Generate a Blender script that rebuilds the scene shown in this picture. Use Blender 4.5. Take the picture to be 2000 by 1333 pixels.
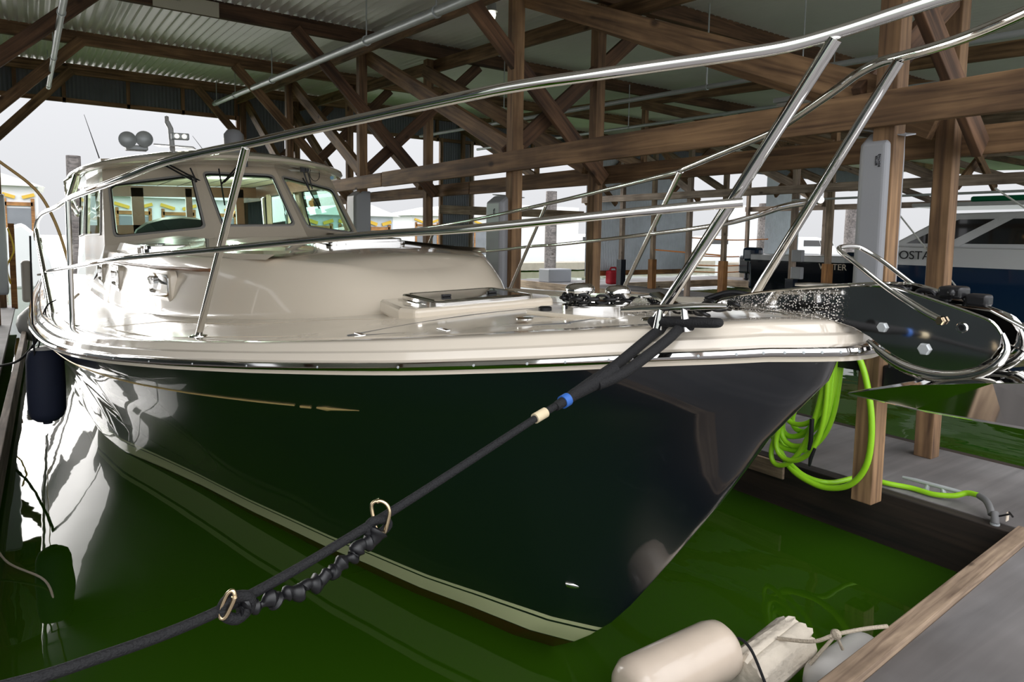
import bpy, bmesh, math, random
from mathutils import Vector, Matrix
random.seed(7)
for o in list(bpy.data.objects): bpy.data.objects.remove(o)
scn = bpy.context.scene
COL = scn.collection
V = Vector
PI = math.pi
# ------------------------------------------------------------------ camera
YAW, PITCH, ROLL, EYE = math.radians(35.0), math.radians(5.06), math.radians(0.9), 1.9
fwd = V((math.sin(YAW)*math.cos(PITCH), math.cos(YAW)*math.cos(PITCH), -math.sin(PITCH)))
rt = V((math.cos(YAW), -math.sin(YAW), 0)); up = rt.cross(fwd)
rt2 = rt*math.cos(ROLL)+up*math.sin(ROLL); up2 = up*math.cos(ROLL)-rt*math.sin(ROLL)
cd = bpy.data.cameras.new('camera'); cam = bpy.data.objects.new('camera', cd); COL.objects.link(cam)
cam.matrix_world = Matrix(((rt2.x, up2.x, -fwd.x, 0), (rt2.y, up2.y, -fwd.y, 0), (rt2.z, up2.z, -fwd.z, EYE), (0, 0, 0, 1)))
cd.sensor_width = 36; cd.lens = 36*1333/2000; cd.shift_y = -86.5/2000; cd.clip_start = 0.02; cd.clip_end = 600
scn.camera = cam
# ------------------------------------------------------------------ world, light, exposure
wd = bpy.data.worlds.new('world'); scn.world = wd; wd.use_nodes = True
nt = wd.node_tree; bg = nt.nodes['Background']
tc = nt.nodes.new('ShaderNodeTexCoord'); sep = nt.nodes.new('ShaderNodeSeparateXYZ'); rmp = nt.nodes.new('ShaderNodeValToRGB')
nt.links.new(tc.outputs['Generated'], sep.inputs[0]); nt.links.new(sep.outputs['Z'], rmp.inputs[0]); nt.links.new(rmp.outputs[0], bg.inputs[0])
e = rmp.color_ramp.elements
e[0].position = 0.0; e[0].color = (0.50, 0.505, 0.52, 1); e[1].position = 1.0; e[1].color = (1.3, 1.3, 1.33, 1)
m_ = e.new(0.35); m_.color = (0.66, 0.67, 0.70, 1)
# sky brightened behind the photographer, added as fill for the near side
dt = nt.nodes.new('ShaderNodeVectorMath'); dt.operation = 'DOT_PRODUCT'; dt.inputs[1].default_value = (-0.25, -0.80, 0.55)
nt.links.new(tc.outputs['Generated'], dt.inputs[0])
mr_ = nt.nodes.new('ShaderNodeMapRange'); mr_.inputs['From Min'].default_value = 0.25; mr_.inputs['From Max'].default_value = 1.0; mr_.inputs['To Min'].default_value = 1.0; mr_.inputs['To Max'].default_value = 2.6
nt.links.new(dt.outputs['Value'], mr_.inputs['Value'])
ml_ = nt.nodes.new('ShaderNodeMix'); ml_.data_type = 'RGBA'; ml_.blend_type = 'MULTIPLY'; ml_.inputs['Factor'].default_value = 1.0
nt.links.new(rmp.outputs[0], ml_.inputs['A']); nt.links.new(mr_.outputs['Result'], ml_.inputs['B']); nt.links.new(ml_.outputs['Result'], bg.inputs[0])
bg.inputs[1].default_value = 1.0
scn.view_settings.view_transform = 'Standard'; scn.view_settings.look = 'None'
scn.view_settings.exposure = 0.6; scn.view_settings.gamma = 1.0; scn.view_settings.use_curve_mapping = False
sd = bpy.data.lights.new('sun', 'SUN'); sun = bpy.data.objects.new('sun', sd); COL.objects.link(sun)
sd.energy = 2.8; sd.angle = math.radians(45); sd.color = (1.0, 0.97, 0.93)
sun.rotation_euler = V((-0.22, 1.0, 0.27)).to_track_quat('Z', 'Y').to_euler()

# ------------------------------------------------------------------ materials
MATS = {}
def nmat(name):
    m = bpy.data.materials.new(name); m.use_nodes = True; MATS[name] = m
    return m, m.node_tree, m.node_tree.nodes['Principled BSDF']
def pm(name, col, rough=0.5, metal=0.0, coat=0.0, spec=0.5, noise=0.0, nscale=8.0, bump=0.0, bscale=40.0, trans=0.0, ior=1.45, emit=None, estr=0.0, coatr=0.03, rnoise=0.0):
    m, t, b = nmat(name)
    b.inputs['Base Color'].default_value = (*col, 1); b.inputs['Roughness'].default_value = rough; b.inputs['Metallic'].default_value = metal
    b.inputs['Coat Weight'].default_value = coat; b.inputs['Coat Roughness'].default_value = coatr; b.inputs['Specular IOR Level'].default_value = spec
    b.inputs['Transmission Weight'].default_value = trans; b.inputs['IOR'].default_value = ior
    if emit: b.inputs['Emission Color'].default_value = (*emit, 1); b.inputs['Emission Strength'].default_value = estr
    co = t.nodes.new('ShaderNodeTexCoord')
    if noise > 0 or rnoise > 0:
        n = t.nodes.new('ShaderNodeTexNoise'); n.inputs['Scale'].default_value = nscale; n.inputs['Detail'].default_value = 6
        t.links.new(co.outputs['Object'], n.inputs['Vector'])
        if noise > 0:
            mx = t.nodes.new('ShaderNodeMix'); mx.data_type = 'RGBA'
            mx.inputs['A'].default_value = (*[c*(1-noise) for c in col], 1); mx.inputs['B'].default_value = (*[min(1, c*(1+noise)) for c in col], 1)
            t.links.new(n.outputs['Fac'], mx.inputs['Factor']); t.links.new(mx.outputs['Result'], b.inputs['Base Color'])
        if rnoise > 0:
            mr = t.nodes.new('ShaderNodeMapRange'); mr.inputs['From Min'].default_value = 0.35; mr.inputs['From Max'].default_value = 0.65
            mr.inputs['To Min'].default_value = max(0, rough-rnoise); mr.inputs['To Max'].default_value = rough+rnoise
            t.links.new(n.outputs['Fac'], mr.inputs['Value']); t.links.new(mr.outputs['Result'], b.inputs['Roughness'])
    if bump > 0:
        n2 = t.nodes.new('ShaderNodeTexNoise'); n2.inputs['Scale'].default_value = bscale; n2.inputs['Detail'].default_value = 4
        t.links.new(co.outputs['Object'], n2.inputs['Vector'])
        bp = t.nodes.new('ShaderNodeBump'); bp.inputs['Strength'].default_value = bump; bp.inputs['Distance'].default_value = 0.01
        t.links.new(n2.outputs['Fac'], bp.inputs['Height']); t.links.new(bp.outputs['Normal'], b.inputs['Normal'])
    return m
def wood(name, dark, light, rough=0.75, lo=0.30, hi=0.72, sc=1.0, knots=True):
    """grain runs along the object's local X"""
    m, t, b = nmat(name); L = t.links.new; N = t.nodes.new
    co = N('ShaderNodeTexCoord'); mp = N('ShaderNodeMapping'); mp.inputs['Scale'].default_value = (1.2*sc, 22*sc, 22*sc)
    oi = N('ShaderNodeObjectInfo'); ad = N('ShaderNodeVectorMath'); ad.operation = 'ADD'; ml = N('ShaderNodeMath'); ml.operation = 'MULTIPLY'; ml.inputs[1].default_value = 37.0
    L(oi.outputs['Random'], ml.inputs[0]); L(co.outputs['Object'], ad.inputs[0]); L(ml.outputs[0], ad.inputs[1]); L(ad.outputs[0], mp.inputs['Vector'])
    n = N('ShaderNodeTexNoise'); n.inputs['Scale'].default_value = 1.0; n.inputs['Detail'].default_value = 8; n.inputs['Distortion'].default_value = 0.6
    L(mp.outputs[0], n.inputs['Vector'])
    n2 = N('ShaderNodeTexNoise'); n2.inputs['Scale'].default_value = 1.6*sc; n2.inputs['Detail'].default_value = 4; L(ad.outputs[0], n2.inputs['Vector'])
    r = N('ShaderNodeValToRGB'); r.color_ramp.elements[0].position = lo; r.color_ramp.elements[0].color = (*dark, 1)
    r.color_ramp.elements[1].position = hi; r.color_ramp.elements[1].color = (*light, 1); L(n.outputs['Fac'], r.inputs[0])
    mx = N('ShaderNodeMix'); mx.data_type = 'RGBA'; mx.blend_type = 'MULTIPLY'; mx.inputs['Factor'].default_value = 0.75
    r2 = N('ShaderNodeValToRGB'); r2.color_ramp.elements[0].position = 0.32; r2.color_ramp.elements[0].color = (0.35, 0.32, 0.30, 1); r2.color_ramp.elements[1].position = 0.6; r2.color_ramp.elements[1].color = (1, 1, 1, 1)
    L(n2.outputs['Fac'], r2.inputs[0]); L(r.outputs[0], mx.inputs['A']); L(r2.outputs[0], mx.inputs['B'])
    last = mx.outputs['Result']
    if knots:
        vo = N('ShaderNodeTexVoronoi'); vo.inputs['Scale'].default_value = 1.7*sc; mp2 = N('ShaderNodeMapping'); mp2.inputs['Scale'].default_value = (1, 1.8, 1.8)
        L(ad.outputs[0], mp2.inputs[0]); L(mp2.outputs[0], vo.inputs['Vector'])
        r3 = N('ShaderNodeValToRGB'); r3.color_ramp.elements[0].position = 0.05; r3.color_ramp.elements[0].color = (0.12, 0.08, 0.05, 1); r3.color_ramp.elements[1].position = 0.12; r3.color_ramp.elements[1].color = (1, 1, 1, 1)
        L(vo.outputs['Distance'], r3.inputs[0])
        mx3 = N('ShaderNodeMix'); mx3.data_type = 'RGBA'; mx3.blend_type = 'MULTIPLY'; mx3.inputs['Factor'].default_value = 0.85
        L(last, mx3.inputs['A']); L(r3.outputs[0], mx3.inputs['B']); last = mx3.outputs['Result']
    L(last, b.inputs['Base Color']); b.inputs['Roughness'].default_value = rough
    bp = N('ShaderNodeBump'); bp.inputs['Strength'].default_value = 0.35; bp.inputs['Distance'].default_value = 0.004; L(n.outputs['Fac'], bp.inputs['Height']); L(bp.outputs['Normal'], b.inputs['Normal'])
    return m
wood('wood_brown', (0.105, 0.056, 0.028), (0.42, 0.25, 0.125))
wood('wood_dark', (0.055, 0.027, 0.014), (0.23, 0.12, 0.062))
wood('wood_grey', (0.20, 0.15, 0.12), (0.58, 0.45, 0.35))
wood('wood_pale', (0.22, 0.16, 0.11), (0.60, 0.46, 0.33))
wood('wood_orange', (0.22, 0.09, 0.03), (0.60, 0.30, 0.10), knots=False)
wood('wood_edge', (0.14, 0.09, 0.06), (0.46, 0.34, 0.23), sc=1.6)
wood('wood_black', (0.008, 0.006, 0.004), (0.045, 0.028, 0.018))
wood('plywood_deck', (0.13, 0.125, 0.125), (0.27, 0.255, 0.25), rough=0.7, sc=0.5, knots=False, lo=0.2, hi=0.8)
wood('piling', (0.10, 0.09, 0.09), (0.34, 0.30, 0.29), sc=0.6)
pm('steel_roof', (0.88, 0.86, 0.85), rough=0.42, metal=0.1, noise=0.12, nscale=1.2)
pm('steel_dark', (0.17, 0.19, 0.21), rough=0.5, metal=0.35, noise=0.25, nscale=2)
pm('steel_blue', (0.66, 0.72, 0.78), rough=0.42, metal=0.35, noise=0.18, nscale=3)
pm('galvanised', (0.52, 0.55, 0.56), rough=0.5, metal=0.45, noise=0.12, nscale=9)
pm('chrome', (0.78, 0.77, 0.75), rough=0.045, metal=1.0)
pm('chrome_wet', (0.72, 0.71, 0.70), rough=0.05, metal=1.0, bump=0.0)
pm('gelcoat', (0.76, 0.67, 0.54), rough=0.22, coat=1.0, coatr=0.05, spec=0.5)
pm('gelcoat_deck', (0.72, 0.645, 0.525), rough=0.30, coat=0.8, coatr=0.10, spec=0.5, rnoise=0.08, nscale=3)
pm('gelcoat_wet', (0.68, 0.61, 0.51), rough=0.16, coat=1.0, coatr=0.03, rnoise=0.1, nscale=14)
pm('nonskid', (0.64, 0.58, 0.47), rough=0.55, coat=0.15, coatr=0.2, bump=0.12, bscale=350)
pm('black_rope', (0.006, 0.006, 0.007), rough=0.75, bump=0.5, bscale=260)
pm('black_rubber', (0.006, 0.006, 0.007), rough=0.40)
pm('black_plastic', (0.012, 0.012, 0.013), rough=0.3)
pm('fender_navy', (0.007, 0.011, 0.028), rough=0.75, bump=0.2, bscale=300)
pm('vinyl_white', (0.55, 0.53, 0.50), rough=0.35)
pm('pad_grey', (0.34, 0.345, 0.365), rough=0.42, noise=0.05, nscale=2)
pm('buoy', (0.60, 0.50, 0.40), rough=0.28, noise=0.16, nscale=5, coat=0.5)
pm('foam', (0.62, 0.55, 0.45), rough=0.8, noise=0.2, nscale=12, bump=0.9, bscale=22)
pm('hose_green', (0.30, 0.62, 0.02), rough=0.38, noise=0.08, nscale=30)
pm('cord_ochre', (0.42, 0.27, 0.10), rough=0.5)
pm('cord_yellow', (0.75, 0.50, 0.05), rough=0.5)
pm('rope_tan', (0.40, 0.34, 0.26), rough=0.9, bump=0.6, bscale=160)
pm('rope_white', (0.62, 0.62, 0.58), rough=0.8)
pm('tape_blue', (0.03, 0.12, 0.42), rough=0.5)
pm('tape_tan', (0.62, 0.52, 0.34), rough=0.6, noise=0.1, nscale=60)
pm('gold', (0.75, 0.55, 0.22), rough=0.3, metal=0.6)
pm('brass', (0.72, 0.56, 0.36), rough=0.14, metal=1.0)
pm('red_plastic', (0.62, 0.02, 0.04), rough=0.4)
pm('orange', (0.85, 0.28, 0.04), rough=0.5)
pm('blue_plastic', (0.03, 0.16, 0.55), rough=0.4)
pm('teal_plastic', (0.02, 0.30, 0.25), rough=0.5)
pm('green_canvas', (0.0, 0.22, 0.09), rough=0.6)
pm('teak', (0.22, 0.10, 0.045), rough=0.4, noise=0.25, nscale=20)
pm('boat_white', (0.80, 0.81, 0.82), rough=0.2, coat=0.6)
pm('boat_blue', (0.012, 0.035, 0.085), rough=0.15, coat=1.0)
pm('boat_glass', (0.02, 0.02, 0.02), rough=0.06, coat=1.0)
pm('boat_black', (0.012, 0.016, 0.024), rough=0.25, coat=0.6)
pm('interior_cream', (0.80, 0.80, 0.70), rough=0.5)
pm('interior_wood', (0.20, 0.10, 0.06), rough=0.35, noise=0.2, nscale=9)
pm('seat_dark', (0.045, 0.040, 0.035), rough=0.6, noise=0.2, nscale=6)
pm('curtain', (0.62, 0.52, 0.38), rough=0.9)
pm('letter_dark', (0.02, 0.02, 0.025), rough=0.5)
pm('letter_pale', (0.72, 0.62, 0.50), rough=0.5)
pm('bay_shade_grey', (0.22, 0.23, 0.25), rough=0.7, noise=0.3, nscale=1)
pm('white_panel', (0.82, 0.83, 0.84), rough=0.6, noise=0.04, nscale=0.6)
pm('yellow_paint', (0.75, 0.48, 0.06), rough=0.6)
pm('lampwarm', (1, 0.6, 0.3), emit=(1.0, 0.42, 0.12), estr=1.6)
pm('lampwhite', (1, 1, 1), emit=(1.0, 0.93, 0.75), estr=1.5)
pm('concrete', (0.42, 0.38, 0.31), rough=0.85, noise=0.2, nscale=4)
pm('green_tank', (0.35, 0.40, 0.12), rough=0.6, noise=0.2, nscale=3)
pm('sign_cream', (0.55, 0.52, 0.42), rough=0.6)
pm('gasket', (0.13, 0.13, 0.13), rough=0.5)
pm('window_trim', (0.35, 0.34, 0.32), rough=0.4)
def glass(name, tint, alpha=0.75):
    m, t, b = nmat(name); L = t.links.new
    out = t.nodes['Material Output']
    tr = t.nodes.new('ShaderNodeBsdfTransparent'); tr.inputs[0].default_value = (*tint, 1)
    gl = t.nodes.new('ShaderNodeBsdfGlossy'); gl.inputs['Roughness'].default_value = 0.02; gl.inputs[0].default_value = (0.9, 1, 0.97, 1)
    fr = t.nodes.new('ShaderNodeMath'); fr.operation = 'MULTIPLY_ADD'; fr.inputs[1].default_value = 0.55; fr.inputs[2].default_value = 0.04
    lw = t.nodes.new('ShaderNodeLayerWeight'); lw.inputs[0].default_value = 0.5; pw = t.nodes.new('ShaderNodeMath'); pw.operation = 'POWER'; pw.inputs[1].default_value = 4.5; L(lw.outputs['Facing'], pw.inputs[0]); L(pw.outputs[0], fr.inputs[0])
    mx = t.nodes.new('ShaderNodeMixShader'); L(fr.outputs[0], mx.inputs[0]); L(tr.outputs[0], mx.inputs[1]); L(gl.outputs[0], mx.inputs[2]); L(mx.outputs[0], out.inputs[0])
    return m
glass('glass_green', (0.66, 0.92, 0.82))
def droplets(name, base, rough, metal):
    m, t, b = nmat(name); L = t.links.new; N = t.nodes.new
    b.inputs['Base Color'].default_value = (*base, 1); b.inputs['Metallic'].default_value = metal; b.inputs['Roughness'].default_value = rough
    co = N('ShaderNodeTexCoord'); vo = N('ShaderNodeTexVoronoi'); vo.inputs['Scale'].default_value = 170; L(co.outputs['Object'], vo.inputs['Vector'])
    r = N('ShaderNodeValToRGB'); r.color_ramp.elements[0].position = 0.0; r.color_ramp.elements[0].color = (1, 1, 1, 1); r.color_ramp.elements[1].position = 0.38; r.color_ramp.elements[1].color = (0, 0, 0, 1)
    n = N('ShaderNodeTexNoise'); n.inputs['Scale'].default_value = 9; L(co.outputs['Object'], n.inputs['Vector'])
    mm = N('ShaderNodeMath'); mm.operation = 'MULTIPLY'; L(vo.outputs['Distance'], r.inputs[0]); L(r.outputs[0], mm.inputs[0])
    sp = N('ShaderNodeSeparateXYZ'); L(co.outputs['Object'], sp.inputs[0]); mk_ = N('ShaderNodeMapRange'); mk_.inputs['From Min'].default_value = -0.02; mk_.inputs['From Max'].default_value = 0.06; L(sp.outputs['Y'], mk_.inputs['Value']); m3 = N('ShaderNodeMath'); m3.operation = 'MULTIPLY'; L(mk_.outputs['Result'], m3.inputs[0]); L(n.outputs['Fac'], m3.inputs[1]); L(m3.outputs[0], mm.inputs[1])
    bp = N('ShaderNodeBump'); bp.inputs['Strength'].default_value = 0.9; bp.inputs['Distance'].default_value = 0.004; L(mm.outputs[0], bp.inputs['Height']); L(bp.outputs['Normal'], b.inputs['Normal'])
    return m
droplets('chrome_drops', (0.70, 0.69, 0.68), 0.05, 1.0)
def hullmat():
    m, t, b = nmat('hull_paint'); L = t.links.new; N = t.nodes.new
    co = N('ShaderNodeTexCoord'); sp = N('ShaderNodeSeparateXYZ'); L(co.outputs['Object'], sp.inputs[0])
    r = N('ShaderNodeValToRGB'); r.color_ramp.interpolation = 'CONSTANT'
    mr = N('ShaderNodeMapRange'); mr.inputs['From Min'].default_value = -0.2; mr.inputs['From Max'].default_value = 0.4
    # stripe rises towards the bow
    ra = N('ShaderNodeMapRange'); ra.inputs['From Min'].default_value = 1.0; ra.inputs['From Max'].default_value = 5.5; ra.inputs['To Min'].default_value = 0.0; ra.inputs['To Max'].default_value = 0.06
    L(sp.outputs['Y'], ra.inputs['Value']); ad = N('ShaderNodeMath'); L(sp.outputs['Z'], ad.inputs[0]); L(ra.outputs[0], ad.inputs[1]); L(ad.outputs[0], mr.inputs['Value'])
    L(mr.outputs[0], r.inputs[0])
    navy = (0.0035, 0.0065, 0.011, 1); cream = (0.78, 0.80, 0.46, 1); red = (0.055, 0.012, 0.006, 1)
    def zz(z): return (z+0.2)/0.6
    cr = r.color_ramp; cr.elements[0].position = 0; cr.elements[0].color = red; cr.elements[1].position = zz(0.10); cr.elements[1].color = navy
    for z, c in ((0.107, cream), (0.222, navy), (0.236, cream), (0.262, navy)):
        el = cr.elements.new(zz(z)); el.color = c
    L(r.outputs[0], b.inputs['Base Color']); b.inputs['Roughness'].default_value = 0.3; b.inputs['Coat Weight'].default_value = 1.0; b.inputs['Coat Roughness'].default_value = 0.012
    b.inputs['Specular IOR Level'].default_value = 0.5
    return m
hullmat()
def watermat():
    m, t, b = nmat('water'); L = t.links.new; N = t.nodes.new
    b.inputs['Base Color'].default_value = (0.020, 0.060, 0.002, 1); b.inputs['Roughness'].default_value = 0.015; b.inputs['IOR'].default_value = 1.33
    co = N('ShaderNodeTexCoord'); mp = N('ShaderNodeMapping'); mp.inputs['Scale'].default_value = (1.0, 0.55, 1); L(co.outputs['Object'], mp.inputs[0])
    n = N('ShaderNodeTexNoise'); n.inputs['Scale'].default_value = 0.9; n.inputs['Detail'].default_value = 2; L(mp.outputs[0], n.inputs['Vector'])
    n2 = N('ShaderNodeTexNoise'); n2.inputs['Scale'].default_value = 5; n2.inputs['Detail'].default_value = 2; L(mp.outputs[0], n2.inputs['Vector'])
    b1 = N('ShaderNodeBump'); b1.inputs['Strength'].default_value = 0.35; b1.inputs['Distance'].default_value = 0.035; L(n.outputs['Fac'], b1.inputs['Height'])
    b2 = N('ShaderNodeBump'); b2.inputs['Strength'].default_value = 0.25; b2.inputs['Distance'].default_value = 0.003; L(n2.outputs['Fac'], b2.inputs['Height']); L(b1.outputs['Normal'], b2.inputs['Normal'])
    L(b2.outputs['Normal'], b.inputs['Normal'])
    return m
watermat()
M = MATS

# ------------------------------------------------------------------ mesh helpers
class G:
    def __init__(s): s.v = []; s.f = []; s.sm = []
    def add(s, vs, fs, smooth=False):
        n = len(s.v); s.v += [V(p) for p in vs]; s.f += [tuple(i+n for i in f) for f in fs]; s.sm += [smooth]*len(fs); return s
    def box(s, c, d, R=None):
        c = V(c); hx, hy, hz = d[0]/2, d[1]/2, d[2]/2
        P = [V((x, y, z)) for x in (-hx, hx) for y in (-hy, hy) for z in (-hz, hz)]
        if R: P = [R @ p for p in P]
        return s.add([p+c for p in P], [(0, 1, 3, 2), (4, 6, 7, 5), (0, 4, 5, 1), (2, 3, 7, 6), (0, 2, 6, 4), (1, 5, 7, 3)])
    def grid(s, rows, closed=False, smooth=True):
        n = len(s.v); a = len(rows); b = len(rows[0])
        for r in rows: s.v += [V(p) for p in r]
        for i in range(a-1):
            for j in range(b if closed else b-1):
                k = (j+1) % b
                s.f.append((n+i*b+j, n+i*b+k, n+(i+1)*b+k, n+(i+1)*b+j)); s.sm.append(smooth)
        return s
    def cap(s, ring, flip=False):
        n = len(s.v); s.v += [V(p) for p in ring]; f = tuple(range(n, n+len(ring))); s.f.append(f[::-1] if flip else f); s.sm.append(False); return s
    def tube(s, pts, r, n=12, closed=False, caps=True, flat=None):
        pts = [V(p) for p in pts]; m = len(pts); rr = r if isinstance(r, (list, tuple)) else [r]*m
        T = []
        for i in range(m):
            if closed: d = pts[(i+1) % m]-pts[i-1]
            else: d = pts[min(i+1, m-1)]-pts[max(i-1, 0)]
            T.append(d.normalized() if d.length > 1e-9 else V((0, 0, 1)))
        a = V((0, 0, 1)) if abs(T[0].z) < 0.9 else V((1, 0, 0))
        u = (a-T[0]*a.dot(T[0])).normalized(); rows = []
        for i in range(m):
            u = (u-T[i]*u.dot(T[i])).normalized(); w = T[i].cross(u)
            q = flat if flat else 1.0
            rows.append([pts[i]+u*(math.cos(k*2*PI/n)*rr[i])+w*(math.sin(k*2*PI/n)*rr[i]*q) for k in range(n)])
        if closed: rows.append(rows[0])
        s.grid(rows, closed=True)
        if caps and not closed: s.cap(rows[0], True); s.cap(rows[-1])
        return s
    def lathe(s, prof, o, axis=(0, 0, 1), n=32, smooth=True):
        o = V(o); ax = V(axis).normalized(); a = V((1, 0, 0)) if abs(ax.x) < 0.9 else V((0, 1, 0)); u = (a-ax*a.dot(ax)).normalized(); w = ax.cross(u)
        return s.grid([[o+ax*h+(u*math.cos(k*2*PI/n)+w*math.sin(k*2*PI/n))*r for k in range(n)] for r, h in prof], closed=True, smooth=smooth)
    def prism(s, poly, ex, smooth=False):
        """poly: list of 3D points, extruded along vector ex"""
        P = [V(p) for p in poly]; ex = V(ex); n = len(P); b = len(s.v); s.v += P+[p+ex for p in P]
        s.f.append(tuple(range(b, b+n))[::-1]); s.f.append(tuple(range(b+n, b+2*n))); s.sm += [False, False]
        for i in range(n):
            j = (i+1) % n; s.f.append((b+i, b+j, b+n+j, b+n+i)); s.sm.append(smooth)
        return s
def catmull(P, k=8, closed=False):
    P = [V(p) for p in P]; n = len(P); out = []
    for i in range(n if closed else n-1):
        if closed: a, b, c, d = P[i-1], P[i], P[(i+1) % n], P[(i+2) % n]
        else: a, b, c, d = P[max(i-1, 0)], P[i], P[i+1], P[min(i+2, n-1)]
        for j in range(k):
            t = j/k; out.append(0.5*((2*b)+(c-a)*t+(2*a-5*b+4*c-d)*t*t+(3*b-a-3*c+d)*t**3))
    if not closed: out.append(P[-1])
    return out
def link(o, parent=None):
    COL.objects.link(o)
    if parent is not None: o.parent = parent
    return o
def mk(name, g, mat, parent=None, bevel=0.0, off=None, seg=2, sub=0):
    """mesh object; off is subtracted from the vertices (the thing's own base)"""
    me = bpy.data.meshes.new(name)
    if off is None and parent is not None and parent.get('_base'): off = V(parent['_base'])
    vs = [tuple(v-off) for v in g.v] if off is not None else [tuple(v) for v in g.v]
    me.from_pydata(vs, [], g.f); me.polygons.foreach_set('use_smooth', g.sm); me.materials.append(M[mat] if isinstance(mat, str) else mat)
    bm = bmesh.new(); bm.from_mesh(me); bmesh.ops.remove_doubles(bm, verts=bm.verts, dist=1e-5); bmesh.ops.recalc_face_normals(bm, faces=bm.faces); bm.to_mesh(me); bm.free()
    if any(g.sm): me.set_sharp_from_angle(angle=math.radians(42))
    o = bpy.data.objects.new(name, me); link(o, parent)
    if parent is not None and parent.get('_base') and off is not None: o['_base'] = tuple(off)
    if bevel > 0:
        b = o.modifiers.new('bevel', 'BEVEL'); b.width = bevel; b.segments = seg; b.limit_method = 'ANGLE'; b.angle_limit = math.radians(40)
    if sub: q = o.modifiers.new('sub', 'SUBSURF'); q.levels = sub; q.render_levels = sub
    return o
def tag(o, label=None, cat=None, group=None, kind=None):
    if label: o['label'] = label
    if cat: o['category'] = cat
    if group: o['group'] = group
    if kind: o['kind'] = kind
    return o
def thing(name, label, cat, loc=(0, 0, 0), group=None):
    o = bpy.data.objects.new(name, None); link(o); o.location = loc; o.empty_display_size = 0.1; tag(o, label, cat, group); o['_base'] = tuple(V(loc)); return o
def solo(name, g, mat, label, cat, group=None, bevel=0.0, sub=0, loc=None):
    loc = V(loc) if loc is not None else sum(g.v, V((0, 0, 0)))/len(g.v)
    o = mk(name, g, mat, None, bevel, off=loc, sub=sub); o.location = loc; return tag(o, label, cat, group)
def struct(name, g, mat, bevel=0.0, parent=None):
    o = mk(name, g, mat, parent, bevel)
    if parent is None: o['kind'] = 'structure'
    return o
def beam(name, p, q, w, h, mat, label=None, cat=None, group=None, parent=None, roll=0.0, bevel=0.006):
    """squared timber from p to q, w sideways, h in the vertical plane; local X runs along it"""
    p, q = V(p), V(q); d = q-p; L = d.length; x = d.normalized(); z0 = V((0, 0, 1)) if abs(x.z) < 0.95 else V((0, 1, 0))
    y = z0.cross(x).normalized(); z = x.cross(y); c = (p+q)/2
    g = G().box((0, 0, 0), (L, w, h))
    R = Matrix((x, y, z)).transposed() @ Matrix.Rotation(roll, 3, 'X')
    me = None
    o = mk(name, g, mat, parent, bevel, off=V((0, 0, 0)))
    if parent is not None and parent.get('_base'): c = c-V(parent['_base'])
    o.matrix_local = Matrix.Translation(c) @ R.to_4x4()
    if label: tag(o, label, cat, group)
    return o
def text(name, s, size, mat, loc, rot, parent=None, depth=0.002, sx=1.0):
    c = bpy.data.curves.new(name, 'FONT'); c.body = s; c.size = size; c.extrude = depth; c.align_x = 'CENTER'; c.align_y = 'CENTER'
    t = bpy.data.objects.new('tmp', c); COL.objects.link(t); dg = bpy.context.evaluated_depsgraph_get(); me = bpy.data.meshes.new_from_object(t.evaluated_get(dg)); bpy.data.objects.remove(t)
    me.materials.clear(); me.materials.append(M[mat]); o = bpy.data.objects.new(name, me); link(o, parent)
    loc = V(loc)
    if parent is not None and parent.get('_base'): loc = loc-V(parent['_base'])
    o.matrix_local = Matrix.Translation(loc) @ rot.to_4x4() @ Matrix.Diagonal((sx, 1, 1, 1)); return o
def frame(x, y, z): return Matrix((V(x).normalized(), V(y).normalized(), V(z).normalized())).transposed()
def copy_tree(o, parent=None):
    c = o.copy(); COL.objects.link(c)
    if parent is not None: c.parent = parent
    for ch in list(o.children): copy_tree(ch, c)
    return c
def lerp(a, b, t): return a+(b-a)*t
def interp(x, X, Y):
    if x <= X[0]: return Y[0]
    for i in range(1, len(X)):
        if x <= X[i]: return lerp(Y[i-1], Y[i], (x-X[i-1])/(X[i]-X[i-1]))
    return Y[-1]

# ================================================================== SETTING
# water
g = G().grid([[(x, y, 0) for x in (-40, -10, 0, 5, 20, 60, 220)] for y in (-12, 0, 5, 20, 60, 260)], smooth=True)
o = mk('water_surface', g, 'water'); tag(o, kind='structure')

ROW_A = [2.06, 5.85, 9.85, 13.4, 16.9]
XA, XB, XZ = 4.1, 5.35, -0.55
ROOF = lambda y: 4.44+0.049*y
# corrugated roof
def corrug(x0, x1, y0, y1, z0, z1, pitch=0.125, amp=0.026, mode='roof'):
    n = int((x1-x0)/pitch*6); rows = []
    for t in (0, 1):
        rows.append([])
        for i in range(n+1):
            x = x0+(x1-x0)*i/n; w = amp*math.cos(2*PI*x/pitch)
            if mode == 'roof': rows[-1].append((x, y0 if t == 0 else y1, (z0 if t == 0 else z1)+w))
            else: rows[-1].append((x, y0+w, z0 if t == 0 else z1))
    return G().grid(rows)
struct('wall_reflection_block', G().box((-6.02, 9.2, 2.2), (0.04, 15.6, 4.9)), 'steel_dark')  # unseen panel added to darken reflections in the hull and bow roller
struct('ceiling', corrug(-6, 34, 0.2, 17.35, ROOF(0.2)+0.02, ROOF(17.35)+0.02), 'steel_roof')
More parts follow.
